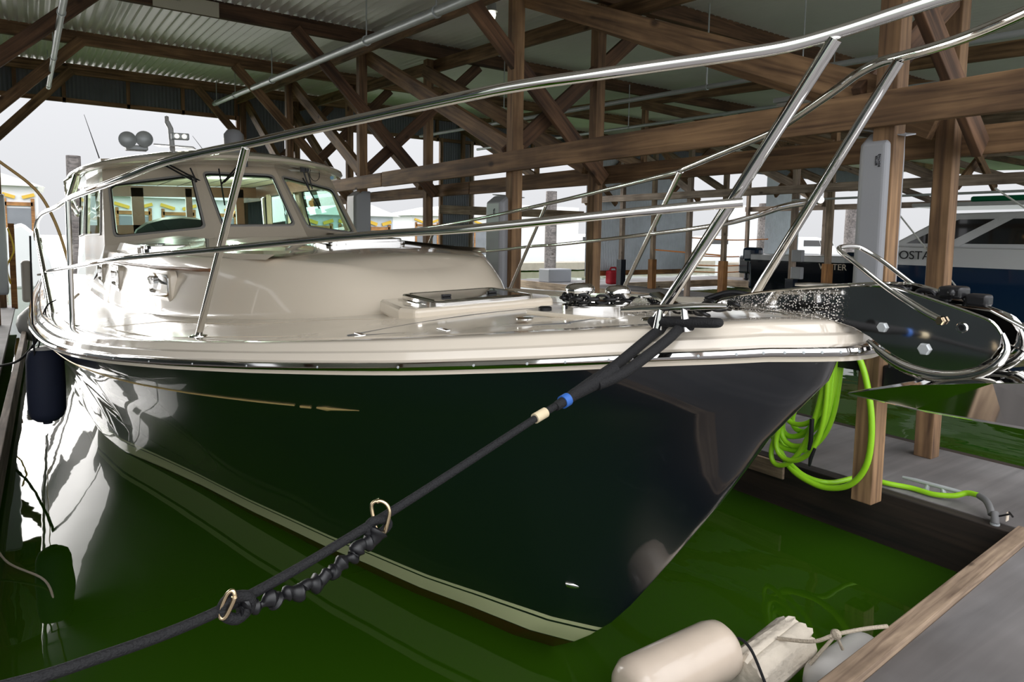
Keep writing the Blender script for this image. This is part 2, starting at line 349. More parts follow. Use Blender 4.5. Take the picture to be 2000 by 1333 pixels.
# header wall over the far opening and the full height end walls
def panel(n, x0, x1, z0, z1, mat, y=17.12): return struct('wall_end' if n is None else n, corrug(x0, x1, y, y, z0, z1, pitch=0.075, amp=0.010, mode='wall'), mat)
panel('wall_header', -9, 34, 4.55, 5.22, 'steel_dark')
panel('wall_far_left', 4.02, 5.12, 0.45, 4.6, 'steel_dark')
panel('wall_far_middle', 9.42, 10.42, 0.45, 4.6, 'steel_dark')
panel('wall_far_right', 14.9, 19.85, 0.62, 4.6, 'steel_blue')
panel('wall_far_dock', 24.6, 27.0, 0.45, 4.6, 'steel_blue')
# docks
def dock(name, x0, x1, y0, y1, z=0.33, t=0.06):
    o = struct(name, G().box(((x0+x1)/2, (y0+y1)/2, z-t/2), (x1-x0, y1-y0, t)), 'plywood_deck', bevel=0.004); return o
d1 = dock('floor_walkway', 4.42, 5.62, 1.3, 17.3)
d2 = struct('floor_front', G().prism([(-6, -3, 0.27), (14, -3, 0.27), (14, 1.24, 0.27), (4.42, 1.24, 0.27), (4.42, 1.285, 0.27), (-6, 0.65, 0.27)], (0, 0, 0.06)), 'plywood_deck')
d3 = dock('floor_left', -1.9, -0.36, 1.25, 17.3)
d4 = dock('floor_far_walkway', 14.45, 16.3, 1.25, 20.5)
d5 = dock('floor_cross', 16.3, 46, 17.5, 19.2)
d6 = dock('floor_right', 22.5, 24.2, 1.25, 17.5)
def sbeam(name, p, q, w, h, mat): o = beam(name, p, q, w, h, mat); o['kind'] = 'structure'; return o
# timber faces under the dock edges
sbeam('trim_1', (4.36, 1.25, 0.16), (4.36, 17.3, 0.16), 0.09, 0.34, 'wood_black')
sbeam('trim_2', (5.66, 1.25, 0.16), (5.66, 17.3, 0.16), 0.07, 0.34, 'wood_black')
sbeam('trim_3', (4.33, 2.75, 0.265), (4.33, 13.0, 0.265), 0.07, 0.12, 'wood_edge')
sbeam('trim_4', (4.35, 1.55, 0.26), (4.35, 2.72, 0.26), 0.05, 0.11, 'wood_dark')
sbeam('trim_5', (-5.9, 0.66, 0.15), (4.3, 1.29, 0.15), 0.08, 0.30, 'wood_black')
sbeam('trim_6', (-5.9, 0.70, 0.335), (4.40, 1.33, 0.335), 0.085, 0.04, 'wood_edge')
sbeam('trim_7', (-0.33, 1.4, 0.2), (-0.12, 17.0, 0.2), 0.06, 0.26, 'wood_grey')
sbeam('trim_8', (14.42, 1.3, 0.2), (14.42, 20.5, 0.2), 0.06, 0.26, 'wood_pale')
sbeam('trim_9', (16.3, 17.48, 0.2), (46, 17.48, 0.2), 0.06, 0.26, 'wood_pale')
sbeam('trim_10', (22.46, 1.3, 0.2), (22.46, 17.5, 0.2), 0.06, 0.26, 'wood_pale')

# ---------------------------------------------------------------- timber frame
ORD = ['nearest the camera', 'second from the camera', 'third from the camera', 'fourth from the camera', 'farthest, at the end wall']
ROWNAME = {'A': 'row beside the yacht', 'B': 'row across the walkway', 'Z': 'left dock row', 'C': 'far walkway row', 'D': 'row behind the far walkway', 'E': 'rightmost distant row'}
def truss(row, x, ys, zc, ztop, wp=0.125, mat='wood_brown', matp=None, base=0.33, diag=True, zslope=0.0):
    rn = ROWNAME[row]
    for i, y in enumerate(ys):
        k = ORD[i] if i < 4 else ORD[4]
        if row == 'Z' and i == 0: continue
        beam('timber_post', (x, y, base), (x, y, ztop(y)), wp, wp, matp or mat, 'squared brown timber post, %s in the %s' % (k, rn), 'post', 'roof posts')
    def ch(nm, z, h, y0, y1, lab):
        beam(nm, (x-0.085 if row in 'AC' else x+0.09, y0, z(y0)), (x-0.085 if row in 'AC' else x+0.09, y1, z(y1)), 0.05, h, mat, lab, 'beam', 'long roof beams')
    if row != 'Z':
        ch('bottom_chord', lambda y: zc-zslope*y, 0.2, -0.3, 8.9, 'weathered bottom beam on the posts, near length of the %s' % rn)
        ch('bottom_chord', lambda y: zc-zslope*y, 0.19, 8.92, 17.0, 'weathered bottom beam on the posts, far length of the %s' % rn)
    ch('top_chord', lambda y: ztop(y)-0.1, 0.2, -0.3, 17.0, 'long sloping beam under the metal roof, top of the %s' % rn)
    if diag:
        for i in range(len(ys)-1):
            a, b = ys[i+1], ys[i]
            beam('diagonal_brace', (x+0.09*(1 if row in 'AC' else -1), a-0.05, ztop(a)-0.2), (x+0.09*(1 if row in 'AC' else -1), b+0.05, zc+0.1), 0.09, 0.19, mat,
                 'diagonal timber brace, %s bay of the %s' % (['nearest', 'second nearest', 'third nearest', 'farthest'][i], rn), 'brace', 'diagonal braces in the trusses')
truss('A', XA, ROW_A, 2.66, lambda y: 4.22+0.050*y)
truss('B', XB, [2.27, 6.0, 10.1, 13.5, 16.9], 2.62, lambda y: 4.22+0.050*y, mat='wood_brown')
truss('Z', XZ, [2.1, 5.85, 11.0, 13.8, 16.9], 2.7, lambda y: 4.22+0.050*y, mat='wood_brown')
truss('C', 14.7, [3.4, 6.4, 9.45, 12.6, 15.2], 3.1, lambda y: 4.22+0.050*y, mat='wood_grey')
truss('D', 15.95, [3.4, 6.9, 9.3, 12.4, 15.1], 3.2, lambda y: 4.22+0.050*y, mat='wood_pale')
truss('E', 23.0, [3.0, 6.5, 10.0, 13.6, 16.8], 3.1, lambda y: 4.22+0.050*y, mat='wood_grey')
for i, (a, b) in enumerate(((5.85, 2.1), (9.85, 5.85), (13.4, 9.85), (16.9, 13.4))):
    nm = ['nearest', 'second nearest', 'third nearest', 'farthest'][i]
    beam('diagonal_brace', (10.0, a, 4.05+0.05*a), (10.0, b, 3.35), 0.09, 0.18, 'wood_brown', 'diagonal timber brace of the hanging truss over the neighbouring slip, %s bay' % nm, 'brace', 'diagonal braces in the trusses')
    beam('hanger_post', (10.06, a, 3.25), (10.06, a, 4.2+0.05*a), 0.1, 0.1, 'wood_brown', 'short upright of the hanging truss over the neighbouring slip, %s bay' % nm, 'post', 'uprights of the hanging truss')
beam('top_chord', (10.0, 0.3, 4.14), (10.0, 17, 4.97), 0.06, 0.2, 'wood_brown', 'sloping top beam of the hanging truss over the neighbouring slip', 'beam', 'long roof beams')
beam('bottom_chord', (10.0, 0.3, 3.3), (10.0, 17, 3.3), 0.06, 0.2, 'wood_dark', 'level lower beam of the hanging truss over the neighbouring slip', 'beam', 'long roof beams')

# purlins (across)
PUR = [('nearest, over the foredeck', 2.25), ('second from the camera', 5.92), ('third, dark, with the cream board nailed to it', 9.9), ('fourth from the camera', 13.4), ('last, at the header wall', 16.92)]
for nm, y in PUR:
    z = 4.34+0.049*y
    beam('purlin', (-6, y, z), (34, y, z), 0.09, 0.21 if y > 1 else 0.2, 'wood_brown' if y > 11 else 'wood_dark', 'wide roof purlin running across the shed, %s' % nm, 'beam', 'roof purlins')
# crossed braces at every post pair
def xb(p, q, lab, mat='wood_dark', w=0.06, h=0.17): beam('cross_brace', p, q, w, h, mat, lab, 'brace', 'crossed braces between post rows')
for i, (ya, nm) in enumerate([(2.15, 'first'), (5.92, 'second'), (9.9, 'third'), (13.4, 'fourth'), (16.85, 'last')]):
    zt = 4.22+0.05*ya
    pl = '%s pair from the camera' % nm if i < 4 else 'at the end wall'
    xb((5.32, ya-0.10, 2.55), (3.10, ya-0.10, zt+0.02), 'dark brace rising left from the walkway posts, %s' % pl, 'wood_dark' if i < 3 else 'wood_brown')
    xb((4.12, ya+0.11, 2.75), (6.25, ya+0.11, zt+0.02), 'dark brace rising right from the walkway posts, %s' % pl)
    if i > 1:
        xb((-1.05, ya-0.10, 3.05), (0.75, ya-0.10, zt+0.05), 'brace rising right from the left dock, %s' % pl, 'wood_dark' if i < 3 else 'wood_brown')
    xb((15.9, ya-0.10, 3.0), (13.6, ya-0.10, zt+0.02), 'brace rising left from the far walkway posts, %s' % pl, 'wood_brown')
    xb((14.7, ya+0.11, 3.0), (17.0, ya+0.11, zt+0.02), 'brace rising right from the far walkway posts, %s' % pl, 'wood_brown')
# studs of the header wall
for i, x in enumerate([-0.2, 0.62, 1.78, 2.85, 3.98, 5.2, 7.6, 9.3, 10.5, 12.6, 14.8]):
    beam('header_stud', (x, 17.02, 4.5), (x, 17.02, 5.12), 0.07, 0.07, 'wood_brown', 'short upright stud on the dark corrugated header wall, %s from the left' % ['first', 'second', 'third', 'fourth', 'fifth', 'sixth', 'seventh', 'eighth', 'ninth', 'tenth', 'last'][i], 'stud', 'studs on the header wall')
beam('header_rail', (-9, 17.02, 4.55), (4.0, 17.02, 4.55), 0.07, 0.09, 'wood_brown', 'timber rail along the bottom of the header wall over the yacht slip', 'beam')
beam('header_rail', (5.15, 17.02, 4.55), (14.9, 17.02, 4.55), 0.07, 0.09, 'wood_brown', 'timber rail along the bottom of the header wall over the neighbouring slips', 'beam')
beam('opening_jamb', (4.02, 17.02, 0.4), (4.02, 17.02, 4.6), 0.09, 0.1, 'wood_brown', 'tall timber jamb on the right side of the slip opening', 'post')
beam('opening_jamb', (9.42, 17.02, 0.4), (9.42, 17.02, 4.6), 0.09, 0.1, 'wood_brown', 'timber jamb left of the dark narrow end wall', 'post')
beam('opening_jamb', (10.42, 17.02, 0.4), (10.42, 17.02, 4.6), 0.09, 0.1, 'wood_pale', 'timber jamb right of the dark narrow end wall', 'post')
beam('opening_jamb', (19.9, 17.02, 0.4), (19.9, 17.02, 4.6), 0.1, 0.12, 'wood_brown', 'timber jamb right of the blue-grey corrugated end wall', 'post')
beam('sill_timber', (15.0, 17.0, 0.72), (19.8, 17.0, 0.72), 0.06, 0.16, 'wood_orange', 'orange timber sill under the blue-grey corrugated wall', 'beam')
beam('middle_rail', (9.3, 16.9, 2.62), (14.6, 16.9, 2.62), 0.07, 0.24, 'wood_pale', 'pale horizontal board across the opening beyond the grey pads', 'beam')
# pipes
def pipe(name, p, q, r, label, clamps=()):
    p, q = V(p), V(q); t = thing(name, label, 'pipe', tuple(p)); mk('pipe_body', G().tube([p, q], r, 16), 'galvanised', t)
    for c in clamps:
        a = lerp(p, q, c); d = (q-p).normalized(); mk('hanger', G().tube([a-d*0.02, a+d*0.02], r*1.25, 16).tube([a+V((0, 0, r)), a+V((0, 0, ROOF(a.y)-a.z-0.05))], 0.009, 8), 'galvanised', t)
    return t
pipe('sprinkler_pipe', (3.4, 0.5, 3.80), (3.4, 16.5, 4.73), 0.05, 'large galvanised pipe hanging over the right side of the yacht', (0.2, 0.36, 0.47, 0.72, 0.88, 0.985))
pipe('sprinkler_pipe', (0.33, 5.2, 4.0), (0.33, 15.6, 4.52), 0.036, 'short galvanised pipe hanging at the upper left of the opening', (0.35, 0.65, 0.97))
pipe('sprinkler_pipe', (6.6, 0.6, 3.55), (6.6, 12.8, 3.92), 0.03, 'galvanised pipe hanging beyond the walkway posts', (0.2, 0.4, 0.75))
pipe('sprinkler_pipe', (9.6, 1.5, 3.9), (9.6, 15.4, 4.15), 0.03, 'long thin galvanised pipe hanging over the neighbouring slip', (0.3, 0.6, 0.95))
pipe('conduit', (14.5, 1.5, 2.86), (14.5, 9.4, 2.84), 0.025, 'thin grey conduit under the beam on the far walkway', ())
# cream board on the purlin, with faint lettering
t = thing('notice_board', 'cream board with faint dark lettering nailed to the dark purlin', 'sign', (1.72, 9.83, 4.80))
mk('board', G().box((1.72, 9.83, 4.80), (0.78, 0.02, 0.19)), 'sign_cream', t, 0.004)
text('lettering', 'SAFETY FIRST', 0.045, 'gasket', (1.52, 9.815, 4.83), frame((1, 0, 0), (0, 0, 1), (0, -1, 0)), t)
# lamps
t = thing('bulkhead_lamp', 'small jar lamp under the roof left of the second tall post', 'lamp', (4.38, 6.75, 4.62))
mk('socket', G().lathe([(0.0, 0.10), (0.05, 0.09), (0.055, 0.03), (0.07, 0.0), (0.0, 0.0)], (4.38, 6.75, 4.45), n=20), 'galvanised', t)
mk('glass_jar', G().lathe([(0.045, 0.0), (0.05, -0.04), (0.04, -0.08), (0.0, -0.10)], (4.38, 6.75, 4.45), n=20), 'lampwhite', t)
t = thing('strip_light', 'grey strip light with a wire guard under the roof beyond the bow rail', 'lamp', (6.3, 4.0, 3.28))
mk('housing', G().box((6.3, 4.05, 3.32), (0.12, 0.55, 0.05)), 'galvanised', t, 0.01)
mk('hanger', G().tube([(6.3, 4.05, 3.34), (6.3, 4.05, 4.6)], 0.006, 6), 'galvanised', t)
mk('diffuser', G().box((6.3, 4.05, 3.275), (0.08, 0.50, 0.04)), 'vinyl_white', t, 0.015)
# protective pads on the walkway posts
def pad(x0, y, z0, z1, w, label, txt=False, dep=0.26):
    t = thing('dock_post_pad', label, 'post pad', (x0, y, z0), 'grey pads on the dock posts')
    c = 0.035; P = [(-dep/2, -w/2+c), (-dep/2+c, -w/2), (dep/2, -w/2), (dep/2, w/2), (-dep/2+c, w/2), (-dep/2, w/2-c)]
    rows = []
    for z, s in ((z0, 0.96), (z0+0.03, 1), (z1-0.10, 1), (z1-0.03, 0.98)): rows.append([(x0+a*s, y+b*s, z) for a, b in P])
    gg = G().grid(rows, closed=True, smooth=False); gg.cap(rows[0], True)
    top = [(x0+a*0.98+(0.10 if a < 0 else 0), y+b*0.98, z1+0.045) for a, b in P]; gg.grid([rows[-1], top], closed=True, smooth=False); gg.cap(top)
    mk('pad_cover', gg, 'pad_grey', t, 0.012)
    mk('fold', G().prism([(x0-0.03, y-w/2-0.05, z1+0.0), (x0+dep/2, y-w/2-0.05, z1+0.02), (x0+dep/2, y+w/2, z1+0.06), (x0-0.03, y+w/2, z1+0.06)], (0, 0, 0.008)), 'pad_grey', t)
    if txt:
        text('lettering', 'BETTER\nBOATING', 0.017, 'letter_dark', (x0-dep/2-0.002, y-0.03, z1-0.13), frame((0, 0, 1), (0, 1, 0), (-1, 0, 0)), t)
    return t
pad(4.10, 2.10, 1.30, 2.50, 0.20, 'tall light grey pad wrapped round the nearest walkway post above the anchor', True, dep=0.17)
pad(4.08, 6.02, 0.75, 2.28, 0.32, 'light grey pad on the second walkway post, seen past the yacht cabin top', True)
pad(4.08, 9.95, 0.95, 2.5, 0.34, 'light grey pad on the third walkway post, right of the windscreen')
pad(-0.42, 11.0, 1.05, 2.28, 0.32, 'light grey pad on the left dock post at the picture edge')

# ================================================================== THE YACHT (local frame: x to port, y aft, z up)
BM = Matrix.Translation((1.9107, 0.9953, 0.0008)) @ Matrix.Rotation(-math.atan(0.031), 4, 'Y')
yacht = bpy.data.objects.new('motor_yacht', None); link(yacht); yacht.matrix_world = BM
tag(yacht, 'large motor yacht with glossy navy hull, cream deck and chrome bow rail in the slip', 'boat')
W = lambda p: BM @ V(p)
HU = [-.6, -.15, -.05, 0, .05, .15, .4, .7, 1, 1.5, 2, 2.5, 3, 3.5, 4, 4.5, 5, 7, 11]; HH = [0, 0, .02, .1, .25, .36, .55, .78, .97, 1.19, 1.385, 1.55, 1.665, 1.745, 1.79, 1.82, 1.84, 1.84, 1.75]
hc = lambda u: interp(u, HU, HH)
zc = lambda u: interp(u, [0, .05, .15, .25, .4, .55, .7, 1, 1.5, 2, 2.5, 3, 3.5, 4, 5, 6, 8], [1.680, 1.680, 1.676, 1.665, 1.649, 1.632, 1.617, 1.589, 1.54, 1.495, 1.455, 1.42, 1.392, 1.37, 1.335, 1.31, 1.29])
# outline of the cap edge, bow tip to stern, starboard side (h, u)
OUT = [(0, 0.018), (.05, .026), (.10, .055), (.15, .10), (.21, .16), (.30, .25), (.43, .40), (.57, .55), (.71, .70), (.95, 1.0), (1.19, 1.5), (1.385, 2), (1.55, 2.5), (1.665, 3), (1.745, 3.5), (1.79, 4), (1.82, 4.5), (1.84, 5), (1.845, 6), (1.84, 7), (1.82, 8.5), (1.75, 11)]
cv = catmull([(a, b, 0) for a, b in OUT], 5)
full = [V((p.x, p.y, 0)) for p in cv[::-1]]+[V((-p.x, p.y, 0)) for p in cv[1:]]      # port stern -> bow -> starboard stern
full = full[::1]
nrm = []
for i, p in enumerate(full):
    d = (full[min(i+1, len(full)-1)]-full[max(i-1, 0)]).normalized(); n = V((d.y, -d.x, 0))
    if n.dot(V((p.x, p.y-3.5, 0))) < 0: n = -n
    nrm.append(n)
def sweep(prof):
    """prof: list of (outward offset, height above cap edge)"""
    return [[full[i]+nrm[i]*o+V((0, 0, zc(full[i].y)+h)) for i in range(len(full))] for o, h in prof]
# hull
STU = [(.03, 1.60), (.062, 1.581), (.161, 1.457), (.218, 1.349), (.296, 1.23), (.409, 1.045), (.557, .839), (.70, .642), (.86, .433), (.963, .315), (1.009, .265), (1.184, .116), (1.368, -.009), (1.62, -.13), (2.0, -.25)]
def ustem(z): return interp(-z, [-b for a, b in STU], [a for a, b in STU])
WLU = [1.38, 1.56, 1.89, 2.19, 2.61, 2.85, 3.29, 3.66, 4.37, 4.92, 5.65, 6.43, 7.21, 8.5, 12]; WLH = [0, .10, .21, .325, .45, .535, .655, .76, .94, 1.10, 1.33, 1.46, 1.50, 1.6, 1.6]
ns = 70; rows = []
UE = 11.0
NV = [(-p.x, p.y) for p in cv]     # navy edge = cap edge offset by 0.06 outward
def navy(s):
    g_ = s*(len(cv)-1); i = min(int(g_), len(cv)-2); f = g_-i; j = len(full)//2+i
    def of(q):
        k_ = min(1, max(0, full[q].y)/0.55); return full[q]*1.0+nrm[q]*lerp(-0.012, 0.06, k_)
    a = of(j); b = of(min(j+1, len(full)-1)); p = a.lerp(b, f); return (abs(p.x), p.y+0.03*(1-min(1, max(0, p.y)/0.55)))
lev = [-0.14, -0.07, 0.0, 0.06, 0.12, 0.2, 0.28, 0.36, 0.45, 0.54, 0.63, 0.72, 0.8, 0.88, 0.94, 1.0]
UN0 = navy(0)[1]
for t in lev:
    r = []
    for k in range(ns+1):
        s = k/ns; hn, un = navy(s); zn = zc(un)-0.098
        z = zn*t; us = lerp(ustem(z), UN0, max(0, min(1, (t-0.85)/0.15)))
        sg = (un-UN0)/(UE-UN0); uw = us+(UE-us)*max(0, sg); 
        wst = 1.38; uwl = wst+(UE-wst)*max(0, sg); hw = interp(uwl, WLU, WLH)
        tt = max(0, t); f = tt**1.35
        h = hw+(hn-hw)*f
        if t < 0: h = hw*(1+t*2.2)
        u = uw
        if k == 0: h = 0
        r.append(V((-h, u, z)))
    rows.append(r)
allrows = []
for r in rows: allrows.append([V((-p.x, p.y, p.z)) for p in r[::-1]]+r[1:])
hull = mk('hull', G().grid(allrows), 'hull_paint', yacht)
# bulwark, rub rail and deck
mk('boot_top_moulding', G().grid(sweep([(-0.03, -0.097), (0.06, -0.098), (0.069, -0.096), (0.069, -0.084), (0.058, -0.082)])), 'gelcoat', yacht)
mk('rub_rail', G().grid(sweep([(0.058, -0.086), (0.075, -0.084), (0.088, -0.076), (0.091, -0.067), (0.086, -0.058), (0.07, -0.053), (0.050, -0.052)])), 'chrome_wet', yacht)
mk('bulwark', G().grid(sweep([(0.052, -0.054), (0.045, -0.03), (0.04, -0.0275), (0.026, -0.0265), (0.023, -0.024), (0.012, -0.004), (0.006, 0.0005), (-0.004, 0.003), (-0.075, 0.006), (-0.082, 0.004), (-0.09, -0.022)])), 'gelcoat_wet', yacht)
# screws in the rub rail
rubr = yacht.children[-2] if yacht.children[-2].name.startswith('rub') else [c for c in yacht.children if c.name.startswith('rub_rail')][0]
sc0 = None
for i in range(8, len(full)-8, 3):
    c = full[i]+nrm[i]*0.0905+V((0, 0, zc(full[i].y)-0.067)); q_ = nrm[i].to_track_quat('Z', 'Y')
    if sc0 is None: sc0 = mk('screw', G().lathe([(0.0, 0.002), (0.0035, 0.0015), (0.0045, -0.001)], (0, 0, 0), (0, 0, 1), 10), 'galvanised', rubr); o = sc0
    else: o = sc0.copy(); COL.objects.link(o); o.parent = rubr
    o.location = c; o.rotation_mode = 'QUATERNION'; o.rotation_quaternion = q_
# deck with a slight crown
def inset(d, dz):
    return [full[i]-nrm[i]*d+V((0, 0, zc(full[i].y)+dz)) for i in range(len(full))]
edge = inset(0.088, -0.021); half = len(edge)//2
rows = []
for k in range(half+1):
    a = edge[k]; b = edge[-1-k]; r = []
    for j in range(17):
        t = j/16; p = a.lerp(b, t); p.z += 0.045*(1-(2*t-1)**2)*min(1, abs(a.x)/1.0); r.append(p)
    rows.append(r)
mk('deck', G().grid(rows), 'gelcoat_deck', yacht)
def deckz(x, u): h = max(hc(u)-0.088, 0.05); return zc(u)-0.021+0.045*(1-min(1, abs(x)/h)**2)*min(1, h)
# textured walking panel and anchor locker lid
def deckpatch(poly, dz, name, mat, thick=0.004):
    P = [V((x, u, deckz(x, u)+dz)) for x, u in poly]; return mk(name, G().prism([p-V((0, 0, thick)) for p in P], (0, 0, thick)), mat, yacht, 0.002)
def rings(poly, dz): return [V((x, u, deckz(x, u)+dz)) for x, u in poly]
lid = [(-0.86, 1.42), (-0.40, 0.85), (-0.30, 0.82), (0.30, 0.82), (0.40, 0.85), (0.86, 1.42), (0.80, 1.50), (0.30, 1.58), (-0.30, 1.58), (-0.80, 1.50)]
mk('locker_seam', G().tube(catmull([V((x, u, deckz(x, u)+0.001)) for x, u in lid], 4, True), 0.004, 6, closed=True), 'gasket', yacht)
for sx in (-1, 1):
    pan = [(sx*1.40, 2.65), (sx*0.95, 1.65), (sx*0.45, 1.72), (sx*0.62, 2.3), (sx*0.98, 2.75), (sx*1.22, 3.6), (sx*1.55, 3.7)]
    mk('nonskid_seam', G().tube([V((x, u, deckz(x, u)+0.0005)) for x, u in pan], 0.003, 6, closed=True), 'gelcoat', yacht)
# small deck fittings
for (x, u, w_) in ((-0.86, 1.44, 0.07), (-0.66, 1.15, 0.07), (-0.72, 0.92, 0.07)):
    mk('hinge', G().box((x, u, deckz(x, u)+0.004), (0.02, w_, 0.008)), 'chrome', yacht, 0.002)

# trunk cabin
BASE = [(0, 2.28), (.30, 2.33), (.56, 2.50), (.78, 2.85), (.95, 3.30), (1.10, 3.85), (1.24, 4.55), (1.32, 5.3), (1.36, 6.2), (1.38, 7.6)]
bc = catmull([(a, b, 0) for a, b in BASE], 5)
side = [V((-p.x, p.y, 0)) for p in bc]; tfull = [V((-p.x, p.y, 0)) for p in side[::-1]]+side[1:]
tn = []
for i, p in enumerate(tfull):
    d = (tfull[min(i+1, len(tfull)-1)]-tfull[max(i-1, 0)]).normalized(); n = V((d.y, -d.x, 0))
    if n.dot(V((p.x, p.y-5, 0))) < 0: n = -n
    tn.append(n)
def tz_edge(u): return interp(u, [2.28, 2.6, 3.0, 4, 6, 7.6], [1.70, 1.745, 1.765, 1.76, 1.74, 1.72])
def zroof(u): return interp(u, [2.3, 2.5, 2.8, 3.1, 3.6, 4.2, 5, 6, 7.6], [1.66, 1.735, 1.785, 1.81, 1.832, 1.845, 1.855, 1.86, 1.86])
rows = []
for (ins, hf) in ((-0.02, 0.0), (0.0, 0.06), (0.012, 0.15), (0.035, 0.5), (0.06, 0.8), (0.075, 0.95), (0.083, 1.0)):
    r = []
    for p, n in zip(tfull, tn):
        nose = max(0, -n.y); k = 1+2.2*nose*hf
        q = p-n*ins*k; zb = deckz(p.x, p.y)-0.01; q.z = zb+(tz_edge(p.y)-zb)*hf; r.append(q)
    rows.append(r)
top = rows[-1]
for q in (0.06, 0.14, 0.3, 0.5, 0.7, 0.88, 1.0):
    r = []
    for p in top:
        uc = max(p.y, 2.55) if p.y < 7.5 else p.y
        c = V((0, uc if p.y > 2.75 else 2.75, 0)); x = lerp(p.x, 0, q); u = lerp(p.y, c.y if p.y < 2.75 else p.y, q)
        z = lerp(p.z, zroof(u), 1-(1-q)**2); r.append(V((x, u, z)))
    rows.append(r)
trunk = mk('trunk_cabin', G().grid(rows), 'gelcoat', yacht)
# raised facets running to the windscreen corners
for s in (-1, 1):
    mk('roof_facet', G().grid([[V((s*0.50, 3.05, 1.812)), V((s*0.62, 4.6, 1.852)), V((s*0.75, 6.3, 1.885))], [V((s*0.72, 3.02, 1.795)), V((s*1.02, 4.4, 1.79)), V((s*1.19, 6.4, 1.82))], [V((s*0.76, 3.06, 1.765)), V((s*1.05, 4.4, 1.752)), V((s*1.22, 6.4, 1.75))]], smooth=False), 'gelcoat', yacht)
# teak rub strip and port lights on the trunk side
def trunkpt(u, z):
    """point on the starboard side of the trunk"""
    best = None
    for k in range(len(tfull)//2, len(tfull)):
        for r in (0,):
            p = tfull[k]; d = abs(p.y-u)
            if best is None or d < best[0]: best = (d, k)
    k = best[1]; p = tfull[k]; n = tn[k]; zb = deckz(p.x, p.y); hf = (z-zb)/(tz_edge(p.y)-zb)
    ins = interp(hf, [0, .06, .15, .5, .8, .93, 1], [-.02, 0, .012, .035, .06, .075, .10])
    return V((p.x, u, z))-n*ins, n
g = G(); pts = []
for k in range(24):
    u = lerp(3.55, 6.6, k/23); z = lerp(1.69, 1.66, k/23); p, n = trunkpt(u, z); pts.append(p+n*0.008)
mk('teak_strip', g.tube(pts, 0.011, 8), 'teak', yacht)
for nm, u in (('nearest', 4.25), ('middle', 5.6), ('far', 6.7)):
    zc_ = {4.25: 1.565, 5.6: 1.54, 6.7: 1.52}[u]
    p, n = trunkpt(u, zc_); R = frame((-n.y*-1, n.x*-1, 0), (0, 0, 1), n)
    if (R @ V((1, 0, 0))).y < 0: pass
    def rr(w, h, r, d, N=6):
        out = []
        for cx, cy, a0 in ((w-r, h-r, 0), (-w+r, h-r, 90), (-w+r, -h+r, 180), (w-r, -h+r, 270)):
            for j in range(N): a = math.radians(a0+90*j/(N-1)); out.append(p+R @ V((cx+r*math.cos(a), cy+r*math.sin(a), d)))
        return out
    w_, h_ = 0.19, 0.072
    fr = mk('port_light', G().grid([rr(w_+.035, h_+.035, .05, -0.03), rr(w_+.035, h_+.035, .05, 0.008), rr(w_+.03, h_+.03, .05, 0.014), rr(w_+.006, h_+.006, .035, 0.016), rr(w_, h_, .03, 0.010), rr(w_-.01, h_-.01, .03, -0.03)], closed=True), 'gelcoat', yacht)
    mk('trim_ring', G().grid([rr(w_+.004, h_+.004, .034, 0.0145), rr(w_+.004, h_+.004, .034, 0.021), rr(w_-.012, h_-.012, .026, 0.021), rr(w_-.016, h_-.016, .026, -0.02)], closed=True), 'chrome', fr)
    mk('pane', G().cap(rr(w_-.014, h_-.014, .026, -0.012)), 'boat_glass', fr)
# hatches
def hatch(c, sx, su, tilt, mat_base='gelcoat', yaw=0):
    R = Matrix.Rotation(yaw, 3, 'Z') @ Matrix.Rotation(tilt, 3, 'X'); c = V(c)
    def ring(w, h, r, d, N=6):
        out = []
        for cx, cy, a0 in ((w-r, h-r, 0), (-w+r, h-r, 90), (-w+r, -h+r, 180), (w-r, -h+r, 270)):
            for j in range(N): a = math.radians(a0+90*j/(N-1)); out.append(c+R @ V((cx+r*math.cos(a), cy+r*math.sin(a), d)))
        return out
    f = mk('deck_hatch', G().grid([ring(sx+.02, su+.02, .06, -0.05), ring(sx+.02, su+.02, .06, 0.004), ring(sx, su, .05, 0.006), ring(sx, su, .05, 0.022), ring(sx-.006, su-.006, .05, 0.028), ring(sx-.03, su-.03, .04, 0.03), ring(sx-.034, su-.034, .04, 0.026)], closed=True), 'chrome', yacht)
    mk('pane', G().cap(ring(sx-.033, su-.033, .04, 0.0275)), 'boat_glass', f)
    for k in (-0.5, 0.45): mk('hatch_handle', G().box(c+R @ V((sx*k, 0.0-su*0.2, 0.034)), (0.05, 0.02, 0.012), R), 'black_plastic', f, 0.003)
    return f
# moulded pad below the forward hatch
pp = [(-0.44, 1.80), (0.36, 1.80), (0.42, 1.9), (0.36, 2.30), (-0.40, 2.30), (-0.48, 1.9)]
mk('hatch_plinth', G().prism([V((x, u, 1.50)) for x, u in pp], (0, 0, 0.075)), 'gelcoat', yacht, 0.02, seg=3)
hatch((-0.03, 2.03, 1.572), 0.29, 0.20, 0.03)
hatch((-0.92, 5.0, 1.795), 0.24, 0.24, 0.0); hatch((0.05, 3.72, 1.840), 0.27, 0.25, 0.01)

# pilothouse
PH = {'wbl': None}
def mirror(P): return [V((-p.x, p.y, p.z)) for p in P]
